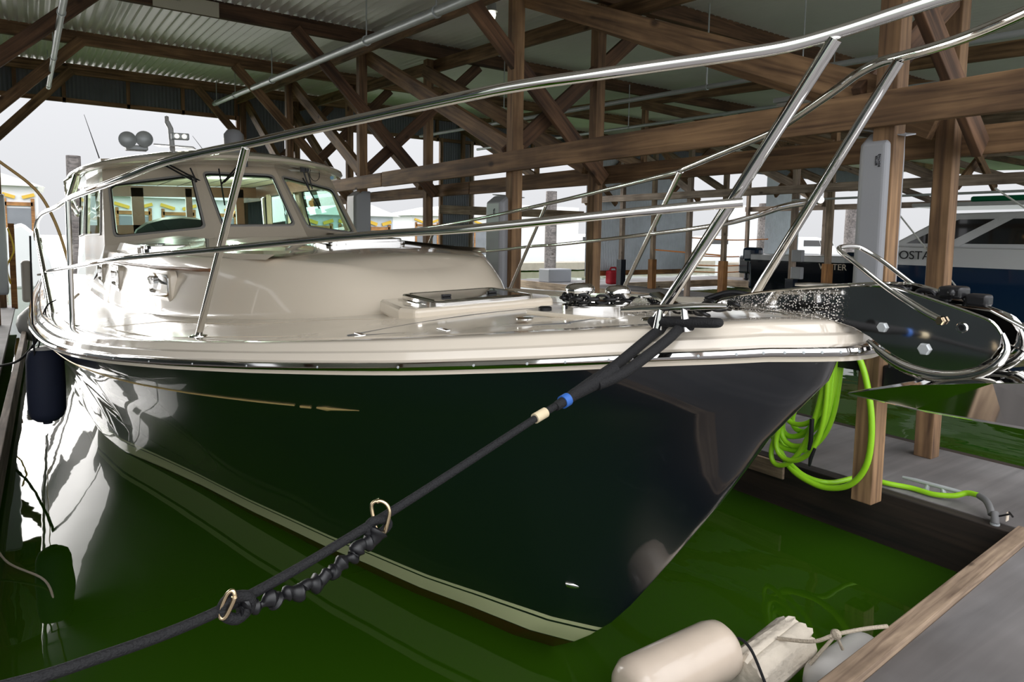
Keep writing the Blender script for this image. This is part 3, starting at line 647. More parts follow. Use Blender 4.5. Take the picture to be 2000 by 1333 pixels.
# plan corner lines (bottom at sill, top at brow)
B = [V((-1.36, 8.6, 1.76)), V((-1.30, 6.62, 1.79)), V((-0.44, 5.95, 1.86)), V((0.44, 5.95, 1.86)), V((1.30, 6.62, 1.79)), V((1.36, 8.6, 1.76))]
T = [V((-1.28, 8.8, 2.60)), V((-1.22, 7.36, 2.56)), V((-0.41, 6.90, 2.63)), V((0.41, 6.90, 2.63)), V((1.22, 7.36, 2.56)), V((1.28, 8.8, 2.60))]
def quadwall(name, b0, b1, t0, t1, win, mat='gelcoat', parent=yacht, pane=True, rad=0.06):
    """wall panel with a rounded window; win = 4 (s,t) corners BL BR TR TL in panel units"""
    P = lambda s, t: (b0.lerp(b1, s)).lerp(t0.lerp(t1, s), t)
    wp = [P(*q) for q in win]; n = (b1-b0).cross(t0-b0).normalized()
    if n.y > 0.2 or (abs(n.y) <= 0.2 and n.x*(b0.x) < 0): n = -n
    # rounded corner loop
    loop = []
    for i in range(4):
        a, b, c = wp[i-1], wp[i], wp[(i+1) % 4]; d1 = (a-b).normalized(); d2 = (c-b).normalized()
        for j in range(5):
            t = j/4; q = (b+d1*rad).lerp(b, t).lerp(b.lerp(b+d2*rad, t), t); loop.append(q)
    out = [P(0, 0), P(1, 0), P(1, 1), P(0, 1)]; outer = []
    for i in range(4):
        for j in range(5):
            if j < 2: outer.append(out[i-1].lerp(out[i], 0.75+0.125*j*1.0) if j else out[i-1].lerp(out[i], 0.8))
            elif j == 2: outer.append(out[i])
            else: outer.append(out[i].lerp(out[(i+1) % 4], 0.1*(j-2)))
    g = G(); g.grid([outer, loop, [p-n*0.04 for p in loop]], closed=True, smooth=False)
    wl = mk(name, g, mat, parent)
    ctr = sum(loop, V((0, 0, 0)))/len(loop)
    sh = lambda f: [ctr+(p-ctr)*f for p in loop]
    mk('window_frame', G().grid([[p+n*0.001 for p in sh(1.035)], [p+n*0.012 for p in sh(1.03)], [p+n*0.012 for p in sh(0.99)], [p-n*0.01 for p in sh(0.98)]], closed=True), 'window_trim', wl)
    mk('gasket', G().grid([[p+n*0.002 for p in sh(0.985)], [p+n*0.004 for p in sh(0.955)], [p-n*0.01 for p in sh(0.953)]], closed=True), 'black_rubber', wl)
    if pane: mk('window_pane', G().cap([p-n*0.002 for p in sh(0.965)]), 'glass_green', wl)
    return wl
# windows measured in (s,t) panel units
quadwall('front_wall', B[1], B[2], T[1], T[2], [(0.10, 0.10), (0.93, 0.125), (0.94, 0.83), (0.07, 0.78)])
quadwall('front_wall', B[2], B[3], T[2], T[3], [(0.11, 0.14), (0.91, 0.14), (0.92, 0.85), (0.07, 0.86)])
quadwall('front_wall', B[3], B[4], T[3], T[4], [(0.08, 0.125), (0.90, 0.10), (0.92, 0.78), (0.05, 0.85)])
quadwall('side_wall', B[0], B[1], T[0], T[1], [(0.06, 0.14), (0.86, 0.14), (0.93, 0.80), (0.04, 0.82)])
quadwall('side_wall', B[4], B[5], T[4], T[5], [(0.14, 0.14), (0.94, 0.14), (0.96, 0.82), (0.07, 0.80)])
B2 = [V((-1.32, 10.8, 1.70)), B[0], B[5], V((1.32, 10.8, 1.70))]; T2 = [V((-1.26, 10.7, 2.58)), T[0], T[5], V((1.26, 10.7, 2.58))]
quadwall('side_wall', B2[0], B2[1], T2[0], T2[1], [(0.08, 0.16), (0.93, 0.16), (0.93, 0.82), (0.1, 0.82)])
quadwall('side_wall', B2[2], B2[3], T2[2], T2[3], [(0.07, 0.16), (0.92, 0.16), (0.9, 0.82), (0.07, 0.82)])
# sill band below the windows down to the trunk
low = [V((-1.38, 10.9, 1.2)), V((-1.38, 8.6, 1.2)), V((-1.345, 6.58, 1.60)), V((-0.46, 5.88, 1.82)), V((0.46, 5.88, 1.82)), V((1.345, 6.58, 1.60)), V((1.38, 8.6, 1.2)), V((1.38, 10.9, 1.2))]
mk('sill', G().grid([low, [B2[0]]+B+[B2[3]]], smooth=False), 'gelcoat', yacht)
# roof with brow
RO = [(0, 6.52), (.5, 6.57), (.9, 6.72), (1.2, 6.98), (1.38, 7.36), (1.46, 7.9), (1.48, 9.0), (1.42, 11.4)]
rc = catmull([(a, b, 0) for a, b in RO], 5); rf = [V((p.x, p.y, 0)) for p in rc[::-1]]+[V((-p.x, p.y, 0)) for p in rc[1:]]
def zr(p): return 2.655-0.10*(abs(p.x)/1.4)**2
rows = []
for s, dz in ((0.86, 0.0), (0.94, -0.01), (0.985, -0.005), (1.0, 0.012), (0.995, 0.04), (0.97, 0.062), (0.92, 0.088), (0.82, 0.125), (0.66, 0.168), (0.45, 0.205), (0.2, 0.225), (0.0, 0.23)):
    rows.append([V((p.x*s, 8.6+(p.y-8.6)*s, zr(p)+dz)) for p in rf])
roof = mk('roof', G().grid(rows), 'gelcoat', yacht)
rim = [V((p.x, p.y, zr(p)+0.012)) for p in rf]
mk('brow_band', G().grid([[V((t.x, t.y, t.z-0.03)) for t in [T2[0]]+T+[T2[3]]], [V((t.x*1.01, t.y-0.03, 2.675)) for t in [T2[0]]+T+[T2[3]]]], smooth=False), 'gelcoat', yacht)
# interior seen through the panes
mk('headliner', G().box((0, 8.8, 2.60), (2.35, 3.6, 0.02)), 'interior_cream', yacht)
g = G()
for k in range(9): g.box((-1.1+k*0.275, 8.8, 2.588), (0.012, 3.6, 0.006))
mk('headliner_battens', g, 'gasket', yacht)
mk('dash', G().box((0, 6.75, 1.865), (1.7, 0.75, 0.03)), 'seat_dark', yacht)
for x, w_ in ((-0.60, 0.44),):
    g = G(); rows = []
    for j in range(9):
        a = PI*j/8; rows.append([(x-w_*math.cos(a)*1.0, 6.72, 1.86+0.19*math.sin(a)), (x-w_*math.cos(a)*0.98, 6.9, 1.86+0.215*math.sin(a)), (x-w_*math.cos(a)*0.9, 7.2, 1.86+0.15*math.sin(a))])
    g.grid(rows); g.cap([r[0] for r in rows]); mk('instrument_cover', g, 'seat_dark', yacht)
mk('aft_frame', G().box((0, 10.6, 2.50), (2.5, 0.06, 0.16)).box((-0.55, 10.6, 2.15), (0.16, 0.06, 0.8)).box((0.15, 10.6, 2.15), (0.09, 0.06, 0.8)).box((0.9, 10.6, 2.15), (0.12, 0.06, 0.8)).box((0, 10.6, 1.85), (2.5, 0.06, 0.3)), 'interior_wood', yacht)
mk('side_valance', G().box((1.14, 8.9, 2.50), (0.05, 3.0, 0.16)).box((-1.14, 8.9, 2.50), (0.05, 3.0, 0.16)), 'interior_wood', yacht)
for x, u in ((1.12, 9.6), (1.12, 8.55), (-1.12, 9.6)):
    g = G(); rows = []
    for t in (0, 1): rows.append([(x+0.018*math.sin(j*1.9), u+j*0.022, 2.44-0.62*t) for j in range(12)])
    mk('curtain', G().grid(rows), 'curtain', yacht)
for x, u in ((-0.62, 8.2), (0.18, 8.4)):
    mk('ceiling_lamp', G().lathe([(0.0, 0), (0.05, 0), (0.055, 0.01)], (x, u, 2.578), n=20), 'lampwhite', yacht)
for x, u in ((-0.62, 8.2), (0.18, 8.4)):
    ld = bpy.data.lights.new('cabin_lamp_light', 'POINT'); ld.energy = 20; ld.color = (1, 0.95, 0.85); ld.shadow_soft_size = 0.06; lo = bpy.data.objects.new('cabin_lamp_light', ld); link(lo, yacht); lo.location = (x, u, 2.50)
mk('wall_lamp', G().lathe([(0.03, -0.05), (0.055, 0.0), (0.04, 0.05), (0.0, 0.06)], (0.72, 10.4, 2.2), n=18), 'lampwarm', yacht)
# wipers
def wiper(bx, by, bz, tx, ty, tz, ang=0):
    b = V((bx, by, bz)); t = V((tx, ty, tz)); w_ = mk('wiper', G().tube([b, t], 0.009, 8).tube([b+V((0.05, 0, 0.0)), t+V((0.03, 0, 0.02))], 0.008, 8).box(b, (0.05, 0.03, 0.09)).box(b+V((0.05, 0, 0)), (0.04, 0.03, 0.08)), 'black_plastic', yacht)
    d = V((math.sin(ang), -0.25, -math.cos(ang))); mk('wiper_blade', G().tube([t-d*0.16, t+d*0.22], 0.008, 8), 'black_rubber', w_)
wiper(-0.74, 6.88, 2.62, -0.44, 6.66, 2.41, 0.32); wiper(0.02, 6.76, 2.64, -0.22, 6.60, 2.40, 0.05); wiper(0.72, 6.86, 2.62, 0.78, 6.82, 2.36, 0.40)
mk('wiper_hose', G().tube([V((0.90+0.075*math.cos(a), 6.98+0.05*math.cos(a), 2.61+0.075*math.sin(a)-0.05)) for a in [k*PI/14 for k in range(28)]], 0.004, 6, closed=True), 'black_rubber', yacht)
# roof gear
for x in (-1.0, -0.85):
    z = 2.845 if x < -0.9 else 2.86
    h = mk('horn', G().lathe([(0.0, 0.06), (0.04, 0.05), (0.05, 0.0), (0.075, -0.06), (0.082, -0.072), (0.08, -0.078), (0.06, -0.06), (0.0, -0.03)], (x, 7.05, z), (0.12, 1, 0.0), 24), 'galvanised', yacht)
mk('horn_base', G().box((-0.92, 7.1, 2.775), (0.2, 0.14, 0.05)), 'galvanised', yacht, 0.01)
ms = mk('mast', G().tube([(-0.44, 8.0, 2.78), (-0.44, 8.05, 3.12), (-0.47, 8.08, 3.2)], 0.03, 14).prism([(-0.66, 7.85, 2.90), (-0.24, 7.85, 2.89), (-0.16, 8.0, 2.86), (-0.30, 8.05, 2.9), (-0.58, 8.05, 2.9)], (0, 0, 0.015)), 'boat_white', yacht, 0.004)
mk('floodlight', G().box((-0.36, 7.95, 3.02), (0.19, 0.08, 0.075)), 'galvanised', ms, 0.01)
for x in (-0.40, -0.32): mk('floodlight_lens', G().lathe([(0.0, 0), (0.025, 0)], (x, 7.905, 3.02), (0, 1, 0), 20), 'lampwhite', ms)
mk('mast_light', G().lathe([(0.022, 0), (0.022, 0.06), (0.0, 0.07)], (-0.47, 8.08, 3.2), n=16), 'vinyl_white', ms)
mk('antenna', G().tube([(-1.22, 7.6, 2.70), (-1.33, 7.6, 3.15)], [0.006, 0.002], 6).tube([(0.02, 8.3, 2.82), (-0.16, 8.3, 3.08)], [0.005, 0.002], 6), 'gasket', yacht)
mk('radar_dome', G().lathe([(0.0, -0.12), (0.10, -0.12), (0.115, 0.0), (0.11, 0.12), (0.07, 0.17), (0.0, 0.185)], (0.16, 7.6, 2.92), n=28), 'pad_grey', yacht)
mk('life_ring_rack', G().tube([(-1.40, 8.2, 2.58), (-1.52, 8.4, 2.5), (-1.5, 8.8, 2.36)], 0.012, 8).tube([(-1.42, 7.9, 2.55), (-1.50, 8.2, 2.3), (-1.42, 8.6, 2.15), (-1.38, 8.8, 2.2)], 0.03, 10).tube([(-1.38, 8.4, 2.55), (-1.46, 8.5, 2.30), (-1.40, 8.9, 2.12)], 0.026, 10), 'chrome', yacht)

# bow rail
TS = [(-1.84, 8.2, 1.84), (-1.835, 6.7, 1.95), (-1.80, 5.4, 2.06), (-1.714, 4.55, 2.101), (-1.669, 3.68, 2.128), (-1.629, 3.25, 2.14), (-1.507, 2.53, 2.179), (-1.412, 2.15, 2.217), (-1.301, 1.81, 2.238), (-1.213, 1.56, 2.248), (-1.092, 1.26, 2.27), (-1.0, 1.05, 2.286), (-.895, .81, 2.304), (-.761, .56, 2.327), (-.635, .37, 2.339), (-.521, .23, 2.352), (-.435, .11, 2.36), (-.36, .005, 2.37), (-.30, -.09, 2.39), (-.24, -.20, 2.418), (-.19, -.29, 2.44), (-.13, -.37, 2.452), (0, -.43, 2.46)]
TP = [(1.82, 9.0, 1.78), (1.715, 6.89, 1.866), (1.72, 5.24, 1.964), (1.652, 3.53, 2.12), (1.339, 1.93, 2.247), (1.285, 1.77, 2.262), (1.06, 1.31, 2.305), (.84, .86, 2.348), (.75, .705, 2.374), (.55, .40, 2.428), (.45, .268, 2.448), (.37, .155, 2.453), (.30, .055, 2.442), (.24, -.06, 2.435), (.19, -.18, 2.438), (.14, -.30, 2.45), (.08, -.39, 2.458), (0, -.43, 2.46)]
rail = mk('bow_rail', G().tube(catmull(TS+TP[::-1][1:], 5), 0.0155, 18), 'chrome', yacht)
MS_ = [(-1.84, 8.4, 1.44), (-1.80, 6.85, 1.532), (-1.78, 5.2, 1.64), (-1.687, 3.6, 1.74), (-1.524, 2.59, 1.819), (-1.31, 1.87, 1.866), (-1.262, 1.74, 1.876), (-1.091, 1.31, 1.909), (-.953, .99, 1.931), (-.814, .74, 1.944), (-.648, .48, 1.969), (-.48, .26, 1.993), (-.36, .11, 2.007)]
MP = [(1.8, 8.5, 1.5), (1.762, 5.03, 1.67), (1.708, 3.84, 1.76), (1.658, 3.31, 1.793), (1.371, 2.06, 1.888), (1.05, 1.31, 1.942), (.8, .9, 1.984), (.6, .64, 2.014), (.45, .44, 2.026), (.36, .33, 2.03)]
mk('mid_rail', G().tube(catmull(MS_, 6), 0.0125, 16), 'chrome', yacht); mk('mid_rail', G().tube(catmull(MP, 6), 0.0125, 16), 'chrome', yacht)
def stanchion(b, t, r=0.0145):
    b = V(b); t = V(t); d = (t-b).normalized(); s = mk('stanchion', G().tube([b, t], r, 18), 'chrome', yacht)
    mk('stanchion_base', G().lathe([(0.0, 0.008), (r*1.5, 0.008), (r*2.6, 0.004), (r*2.7, 0.0)], b, (0, 0, 1), 24), 'chrome', s)
stanchion((-1.70, 3.78, zc(3.78)-0.0), (-1.676, 3.72, 2.115)); stanchion((-1.285, 2.25, zc(2.25)+.002), (-1.213, 1.56, 2.238))
stanchion((-0.34, .42, 1.668), (-.305, -.09, 2.375), 0.0165); stanchion((0.33, .58, 1.655), (.295, .06, 2.43), 0.0165)
stanchion((1.49, 2.47, zc(2.47)), (1.285, 1.77, 2.25)); stanchion((1.75, 4.2, zc(4.2)), (1.652, 3.53, 2.105)); stanchion((1.78, 6.2, zc(6.2)), (1.74, 5.6, 1.94))
stanchion((-1.775, 5.05, zc(5.05)), (-1.83, 6.5, 1.95)); stanchion((-1.785, 6.6, zc(6.6)), (-1.83, 7.7, 1.86))
# grab rails further aft
mk('gate_rail', G().tube([(-1.80, 7.0, 1.32), (-1.80, 7.05, 1.80), (-1.80, 7.2, 1.86), (-1.80, 7.6, 1.86), (-1.80, 7.7, 1.8), (-1.80, 7.75, 1.32)], 0.0125, 10).tube([(-1.80, 8.0, 1.32), (-1.80, 8.05, 1.74), (-1.80, 8.2, 1.80), (-1.80, 8.7, 1.80)], 0.0125, 10), 'chrome', yacht)

# cleats
def cleat(c, ax, L=0.15, r=0.008, hh=0.045, parent=yacht, name='deck_cleat', mat='chrome'):
    c = V(c); ax = V(ax).normalized(); g = G().tube([c-ax*L+V((0, 0, hh-0.002)), c-ax*L*0.6+V((0, 0, hh)), c+ax*L*0.6+V((0, 0, hh)), c+ax*L+V((0, 0, hh-0.002))], [r*0.7, r, r, r*0.7], 12)
    for s in (-1, 1): g.tube([c+ax*L*0.28*s+V((0, 0, -0.002)), c+ax*L*0.22*s+V((0, 0, hh))], [r*1.5, r*0.9], 12)
    return mk(name, g, mat, parent)
cleat((-0.400, 0.305, 1.655), V((-0.345, 0.17, 1.728))-V((-0.45, 0.45, 1.70)), 0.155, 0.0095, 0.066)
cleat((0.66, 0.45, 1.655), (0.16, -0.48, 0), 0.135, 0.0085, 0.055)
# windlass and chain stopper
def stad(c1, c2, r, z, n=12):
    a0 = math.atan2(c2[1]-c1[1], c2[0]-c1[0]); P = []
    for k in range(n+1): a = a0-PI/2+PI*k/n; P.append(V((c2[0]+r*math.cos(a), c2[1]+r*math.sin(a), z)))
    for k in range(n+1): a = a0+PI/2+PI*k/n; P.append(V((c1[0]+r*math.cos(a), c1[1]+r*math.sin(a), z)))
    return P
wa, wb = (-0.125, 1.02), (-0.015, 0.925)
wl = mk('windlass', G().grid([stad(wa, wb, .070, 1.622), stad(wa, wb, .070, 1.644), stad(wa, wb, .064, 1.648), stad(wa, wb, .050, 1.650), stad(wa, wb, .046, 1.660), stad(wa, wb, .001, 1.661)], closed=True), 'chrome', yacht)
mk('gypsy', G().lathe([(0.040, 1.655), (0.040, 1.685), (0.056, 1.690), (0.059, 1.700), (0.056, 1.712), (0.046, 1.722), (0.02, 1.728), (0.0, 1.729)], (wa[0], wa[1], 0), n=40), 'chrome', wl)
mk('motor_cover', G().lathe([(0.045, 1.655), (0.050, 1.690), (0.048, 1.704), (0.036, 1.715), (0.0, 1.720)], (wb[0], wb[1], 0), n=36), 'chrome', wl)
mk('foot_switch', G().lathe([(0.026, 0.0), (0.026, 0.014), (0.020, 0.018), (0.0, 0.019)], (-0.25, 1.08, 1.622), n=24), 'black_rubber', yacht)
mk('foot_switch', G().lathe([(0.032, 0.0), (0.032, 0.006), (0.0, 0.008)], (-0.42, 0.98, 1.615), n=24), 'chrome', yacht)
mk('windlass_plinth', G().prism([V((x, u, 1.605)) for x, u in ((-0.30, 1.14), (-0.22, 0.80), (-0.15, 0.40), (0.15, 0.40), (0.22, 0.80), (0.26, 1.2), (-0.2, 1.2))], (0, 0, 0.019)), 'gelcoat_deck', yacht, 0.006)
def plate(x, d=0.008): return [V((x, u, z)) for u, z in ((.80, 1.626), (.665, 1.626), (.665, 1.652), (.705, 1.688), (.73, 1.698), (.76, 1.688), (.80, 1.654))]
st = mk('chain_stopper', G().prism(plate(-0.088), (0.008, 0, 0)).prism(plate(-0.012), (0.008, 0, 0)), 'chrome_drops', yacht, 0.002)
mk('stopper_arm', G().box((-0.046, 0.64, 1.682), (0.05, 0.14, 0.010), Matrix.Rotation(0.35, 3, 'X')).tube([(-0.095, 0.732, 1.692), (-0.002, 0.732, 1.692)], 0.008, 12), 'chrome', st)
text('lettering', 'Quick', 0.026, 'letter_dark', (-0.0895, 0.733, 1.648), frame((0, -1, 0), (0, 0, 1), (-1, 0, 0)), st, 0.0006)

# bow roller: two polished cheek plates joined by a floor
def cheekpts(x, far=False):
    return [V((x, u, z)) for u, z in ((.43, 1.695), (.40, 1.712), (.34, 1.727), (.26, 1.745), (.17, 1.760), (.05, 1.776), (-.04, 1.786), (-.12, 1.788), (-.18, 1.776), (-.25, 1.757), (-.315, 1.738), (-.355, 1.722), (-.375, 1.695), (-.372, 1.668), (-.355, 1.638), (-.325, 1.612), (-.285, 1.596), (-.235, 1.590), (-.185, 1.596), (-.145, 1.610), (-.105, 1.632), (-.075, 1.652), (-.03, 1.672), (.03, 1.684), (.12, 1.690), (.25, 1.692), (.36, 1.690))]
roller = mk('bow_roller', G().prism(cheekpts(-0.062), (0.007, 0, 0)).prism(cheekpts(0.055), (0.007, 0, 0)).box((0, 0.18, 1.686), (0.12, 0.5, 0.008)), 'chrome_drops', yacht, 0.0015)
def rim(x): 
    P = cheekpts(x)
    return G().tube(catmull(P[:13], 3), 0.0035, 8)
mk('cheek_rim', rim(-0.0625), 'chrome', roller); mk('cheek_rim', rim(0.0625), 'chrome', roller)
# thick rounded outer flange around the cheek
fl = [(-.375, 1.70), (-.385, 1.665), (-.368, 1.628), (-.332, 1.600), (-.285, 1.583), (-.235, 1.577), (-.182, 1.583), (-.138, 1.598), (-.10, 1.62), (-.07, 1.642)]
mk('flange', G().tube(catmull([V((-0.062, u, z)) for u, z in fl], 4), [0.004]+[0.004+0.012*math.sin(PI*min(1, (k+1)/37)) for k in range(36)], 14), 'chrome', roller)
mk('flange', G().tube(catmull([V((0.062, u, z)) for u, z in fl], 4), [0.004]+[0.004+0.012*math.sin(PI*min(1, (k+1)/37)) for k in range(36)], 14), 'chrome', roller)
def hexbolt(c, r, h=0.008):
    c = V(c); return G().grid([[c+V((0, r*math.cos(k*PI/3), r*math.sin(k*PI/3))) for k in range(6)], [c+V((-h*0.7, r*math.cos(k*PI/3), r*math.sin(k*PI/3))) for k in range(6)], [c+V((-h, r*.8*math.cos(k*PI/3), r*.8*math.sin(k*PI/3))) for k in range(6)]], closed=True, smooth=False).cap([c+V((-h, r*.8*math.cos(k*PI/3), r*.8*math.sin(k*PI/3))) for k in range(6)])
mk('hex_bolt', hexbolt((-0.062, -0.108, 1.682), 0.0135), 'galvanised', roller); mk('hex_bolt', hexbolt((-0.062, -0.212, 1.640), 0.0155), 'galvanised', roller)
mk('pin_hole', G().lathe([(0.007, 0.0), (0.011, 0.001), (0.0125, 0.003), (0.011, 0.005), (0.007, 0.005), (0.0065, -0.004), (0, -0.004)], (-0.062, -0.292, 1.703), (-1, 0, 0), 24), 'chrome', roller)
mk('pin_hole', G().lathe([(0.0, 0.0005), (0.0068, 0.0006)], (-0.0645, -0.292, 1.703), (-1, 0, 0), 20), 'black_plastic', roller)
mk('roller_wheel', G().lathe([(0.02, -0.05), (0.045, -0.045), (0.03, 0.0), (0.045, 0.045), (0.02, 0.05)], (0, -0.212, 1.665), (1, 0, 0), 28), 'black_rubber', roller)
# bail: a bent rod hinged across the cheeks
bail = [(-0.070, -0.245, 1.716), (-0.070, -0.20, 1.737), (-0.070, -0.12, 1.784), (-0.070, -0.03, 1.848), (-0.062, 0.015, 1.876), (-0.035, 0.028, 1.886), (0.035, 0.028, 1.886), (0.062, 0.015, 1.876), (0.070, -0.03, 1.848), (0.070, -0.12, 1.784), (0.070, -0.20, 1.737), (0.070, -0.245, 1.716)]
mk('bail', G().tube(catmull(bail, 5), 0.0065, 12), 'chrome', roller)
mk('bail_nut', hexbolt((-0.066, -0.248, 1.715), 0.011, 0.014), 'brass', roller)
# gold cove line and arrow on the hull side
def hullpt(u_, dz):
    """starboard hull surface near the rub rail, dz below the navy edge"""
    t = 1-dz/(zc(u_)-0.098); 
    s = 0; best = None
    for k in range(0, 700):
        hn, un = navy(k/700); zn = zc(un)-0.098; t = 1-dz/zn; us = lerp(ustem(zn*t), UN0, max(0, min(1, (t-0.85)/0.15))); sg = (un-UN0)/(UE-UN0); u = us+(UE-us)*sg; d = abs(u-u_)
        if best is None or d < best[0]:
            hw = interp(1.38+(UE-1.38)*sg, WLU, WLH); h = hw+(hn-hw)*t**1.35; best = (d, V((-h, u, zn*t)))
    return best[1]
pts = []
for k in range(46):
    u = lerp(1.52, 9.0, (k/45)**1.5); pts.append(hullpt(u, interp(u, [1.3, 2.2, 3.2, 4.5, 9], [0.165, 0.15, 0.12, 0.10, 0.09]))+V((-0.001, 0, 0)))
mk('cove_stripe', G().tube(pts, 0.004, 6), 'gold', yacht)
a, b, c = hullpt(1.46, 0.166), hullpt(1.43, 0.166), hullpt(1.27, 0.166)
mk('cove_arrow', G().tube([hullpt(1.49, .166), hullpt(1.45, .166)], 0.006, 6).tube([hullpt(1.41, .166), hullpt(1.37, .167), hullpt(1.34, .167), hullpt(1.22, .166)], [0.004, 0.009, 0.006, 0.001], 8), 'gold', yacht)
# small chrome through-hull scoop low on the bow
c = V((-0.105, 0.93, 0.47))
def onhull(u_, z_):
    best = None
    for k in range(0, 400):
        hn, un = navy((k/400)**1.5); zn = zc(un)-0.098; t = z_/zn; us = ustem(z_); sg = (un-UN0)/(UE-UN0); u = us+(UE-us)*sg; d = abs(u-u_)
        if best is None or d < best[0]:
            hw = interp(1.38+(UE-1.38)*sg, WLU, WLH); best = (d, V((-(hw+(hn-hw)*t**1.35), u, z_)))
    return best[1]
c = onhull(1.02, 0.50); d = (onhull(1.12, 0.50)-onhull(0.94, 0.50)).normalized(); up_ = (onhull(1.02, 0.53)-onhull(1.02, 0.47)).normalized(); nn = d.cross(up_).normalized()
if nn.x > 0: nn = -nn
rows = []
for a in range(7):
    th = PI*a/6; rows.append([c+d*(-0.026+0.052*j/8)+up_*(0.014*math.cos(th)*math.sin(PI/2*min(1, (j+1.5)/6)))+nn*(0.010*math.sin(th)*math.sin(PI/2*min(1, (j+1)/7))) for j in range(9)])
mk('through_hull_scoop', G().grid(rows), 'chrome', yacht)

# ================================================================== THINGS ON AND AROUND THE YACHT
# anchor under the roller
an = thing('anchor', 'polished steel plough anchor hanging under the bow roller', 'anchor', tuple(W((0, -0.3, 1.6))))
def WG(f):
    g = G(); f(g); g.v = [W(p) for p in g.v]; return g
mk('shank', WG(lambda g: g.prism([(-0.013, .30, 1.700), (-0.013, .30, 1.735), (-0.013, -.05, 1.765), (-0.013, -.33, 1.745), (-0.013, -.50, 1.66), (-0.013, -.58, 1.58), (-0.013, -.54, 1.55), (-0.013, -.43, 1.64), (-0.013, -.30, 1.70), (-0.013, -.05, 1.72)], (0.026, 0, 0))), 'chrome', an, 0.004)
tip = V((-0.02, 0.00, 1.478))
mk('fluke', WG(lambda g: g.grid([[(-0.02, .0, 1.480), (-0.10, -.20, 1.552), (-0.17, -.40, 1.605), (-0.20, -.62, 1.65)], [(-0.02, .0, 1.476), (-0.06, -.20, 1.485), (-0.09, -.40, 1.50), (-0.10, -.62, 1.51)], [(-0.01, .0, 1.474), (-0.01, -.20, 1.468), (0.0, -.40, 1.472), (0.0, -.62, 1.48)], [(0.0, .0, 1.476), (0.05, -.20, 1.485), (0.09, -.40, 1.50), (0.10, -.62, 1.51)], [(0.0, .0, 1.480), (0.09, -.20, 1.552), (0.17, -.40, 1.605), (0.20, -.62, 1.65)], [(-0.01, .0, 1.482), (0.0, -.20, 1.555), (0.0, -.40, 1.61), (0.0, -.62, 1.655)]], smooth=False).grid([[(-0.02, .0, 1.480), (-0.10, -.20, 1.552), (-0.17, -.40, 1.605), (-0.20, -.62, 1.65)], [(-0.01, .0, 1.482), (0.0, -.20, 1.555), (0.0, -.40, 1.61), (0.0, -.62, 1.655)]], smooth=False)), 'chrome', an, 0.0015)
# anchor chain: links
def torus_link(c, d, n, L=0.034, r=0.0055, w=0.014):
    c = V(c); d = V(d).normalized(); n = (V(n)-d*V(n).dot(d)).normalized()
    P = [];
    for k in range(14):
        a = 2*PI*k/14; P.append(c+d*(math.cos(a)*L*0.5+(0.006 if math.cos(a) > 0 else -0.006))+n*math.sin(a)*w)
    return P
ch = thing('anchor_chain', 'black wet anchor chain wrapped round the windlass and running to the bow roller', 'chain', tuple(W((0, .9, 1.66))))
path = []
for k in range(10): a = lerp(-0.9, 2.9, k/9); path.append(V((-0.10+0.082*-math.cos(a+0.6), 1.06-0.082*math.sin(a-0.3)*1.0, 1.672)))
path = [V((-0.06, 1.06, 1.672)), V((-0.115, 1.085, 1.672)), V((-0.175, 1.055, 1.672)), V((-0.182, 1.0, 1.672)), V((-0.145, 0.955, 1.672)), V((-0.095, 0.905, 1.672)), V((-0.065, 0.86, 1.672)), V((-0.05, 0.80, 1.668)), V((-0.045, 0.70, 1.664)), V((-0.045, 0.55, 1.665)), V((-0.04, 0.40, 1.70)), V((-0.02, 0.30, 1.715)), V((0, 0.15, 1.745)), V((0, -0.05, 1.768)), V((0, -0.18, 1.766)), V((0, -0.27, 1.755))]
sm = catmull(path, 10); acc = 0; last = sm[0]; i = 0; g = G()
for k in range(1, len(sm)):
    acc += (sm[k]-sm[k-1]).length
    if acc >= 0.030:
        acc = 0; d = (sm[k]-last).normalized(); n = V((0, 0, 1)) if i % 2 == 0 else d.cross(V((0, 0, 1)))
        g.tube(torus_link(sm[k], d, n), 0.0058, 8, closed=True); i += 1; last = sm[k]
for (x, u, z, dx, dy) in ((-0.10, .46, 1.668, 1, .4), (-0.13, .42, 1.67, .3, 1), (-0.07, .44, 1.685, .7, .7), (-0.10, .38, 1.69, 1, -.2), (-0.05, .36, 1.70, .5, 1), (0.02, .42, 1.68, 1, 1), (0.05, .48, 1.67, 0, 1), (0.08, .40, 1.68, 1, .2), (-0.02, .47, 1.695, .2, 1), (0.10, .50, 1.672, 1, 0)):
    g.tube(torus_link((x, u, z), (dx, dy, 0.1), (-dy, dx, 0.4), 0.040, 0.0062, 0.016), 0.0062, 8, closed=True)
g.v = [W(p) for p in g.v]; lk = mk('links', g, 'black_rubber', ch)
g = G().tube(catmull([(-0.02, .50, 1.70), (0.02, .44, 1.725), (0.05, .38, 1.72), (0.08, .33, 1.70)], 5), 0.009, 10); g.tube(catmull([(0.0, .52, 1.69), (0.05, .46, 1.715), (0.09, .41, 1.715), (0.13, .36, 1.69)], 5), 0.009, 10); g.v = [W(p) for p in g.v]; mk('chain_tail', g, 'black_rubber', ch)
mk('swivel_shackle', WG(lambda g: g.box((0.0, -0.245, 1.780), (0.055, 0.055, 0.030)).box((0.0, -0.30, 1.765), (0.04, 0.05, 0.03)).tube([(-0.035, -0.25, 1.78), (0.035, -0.25, 1.78)], 0.01, 10)), 'black_plastic', ch, 0.008, seg=3)

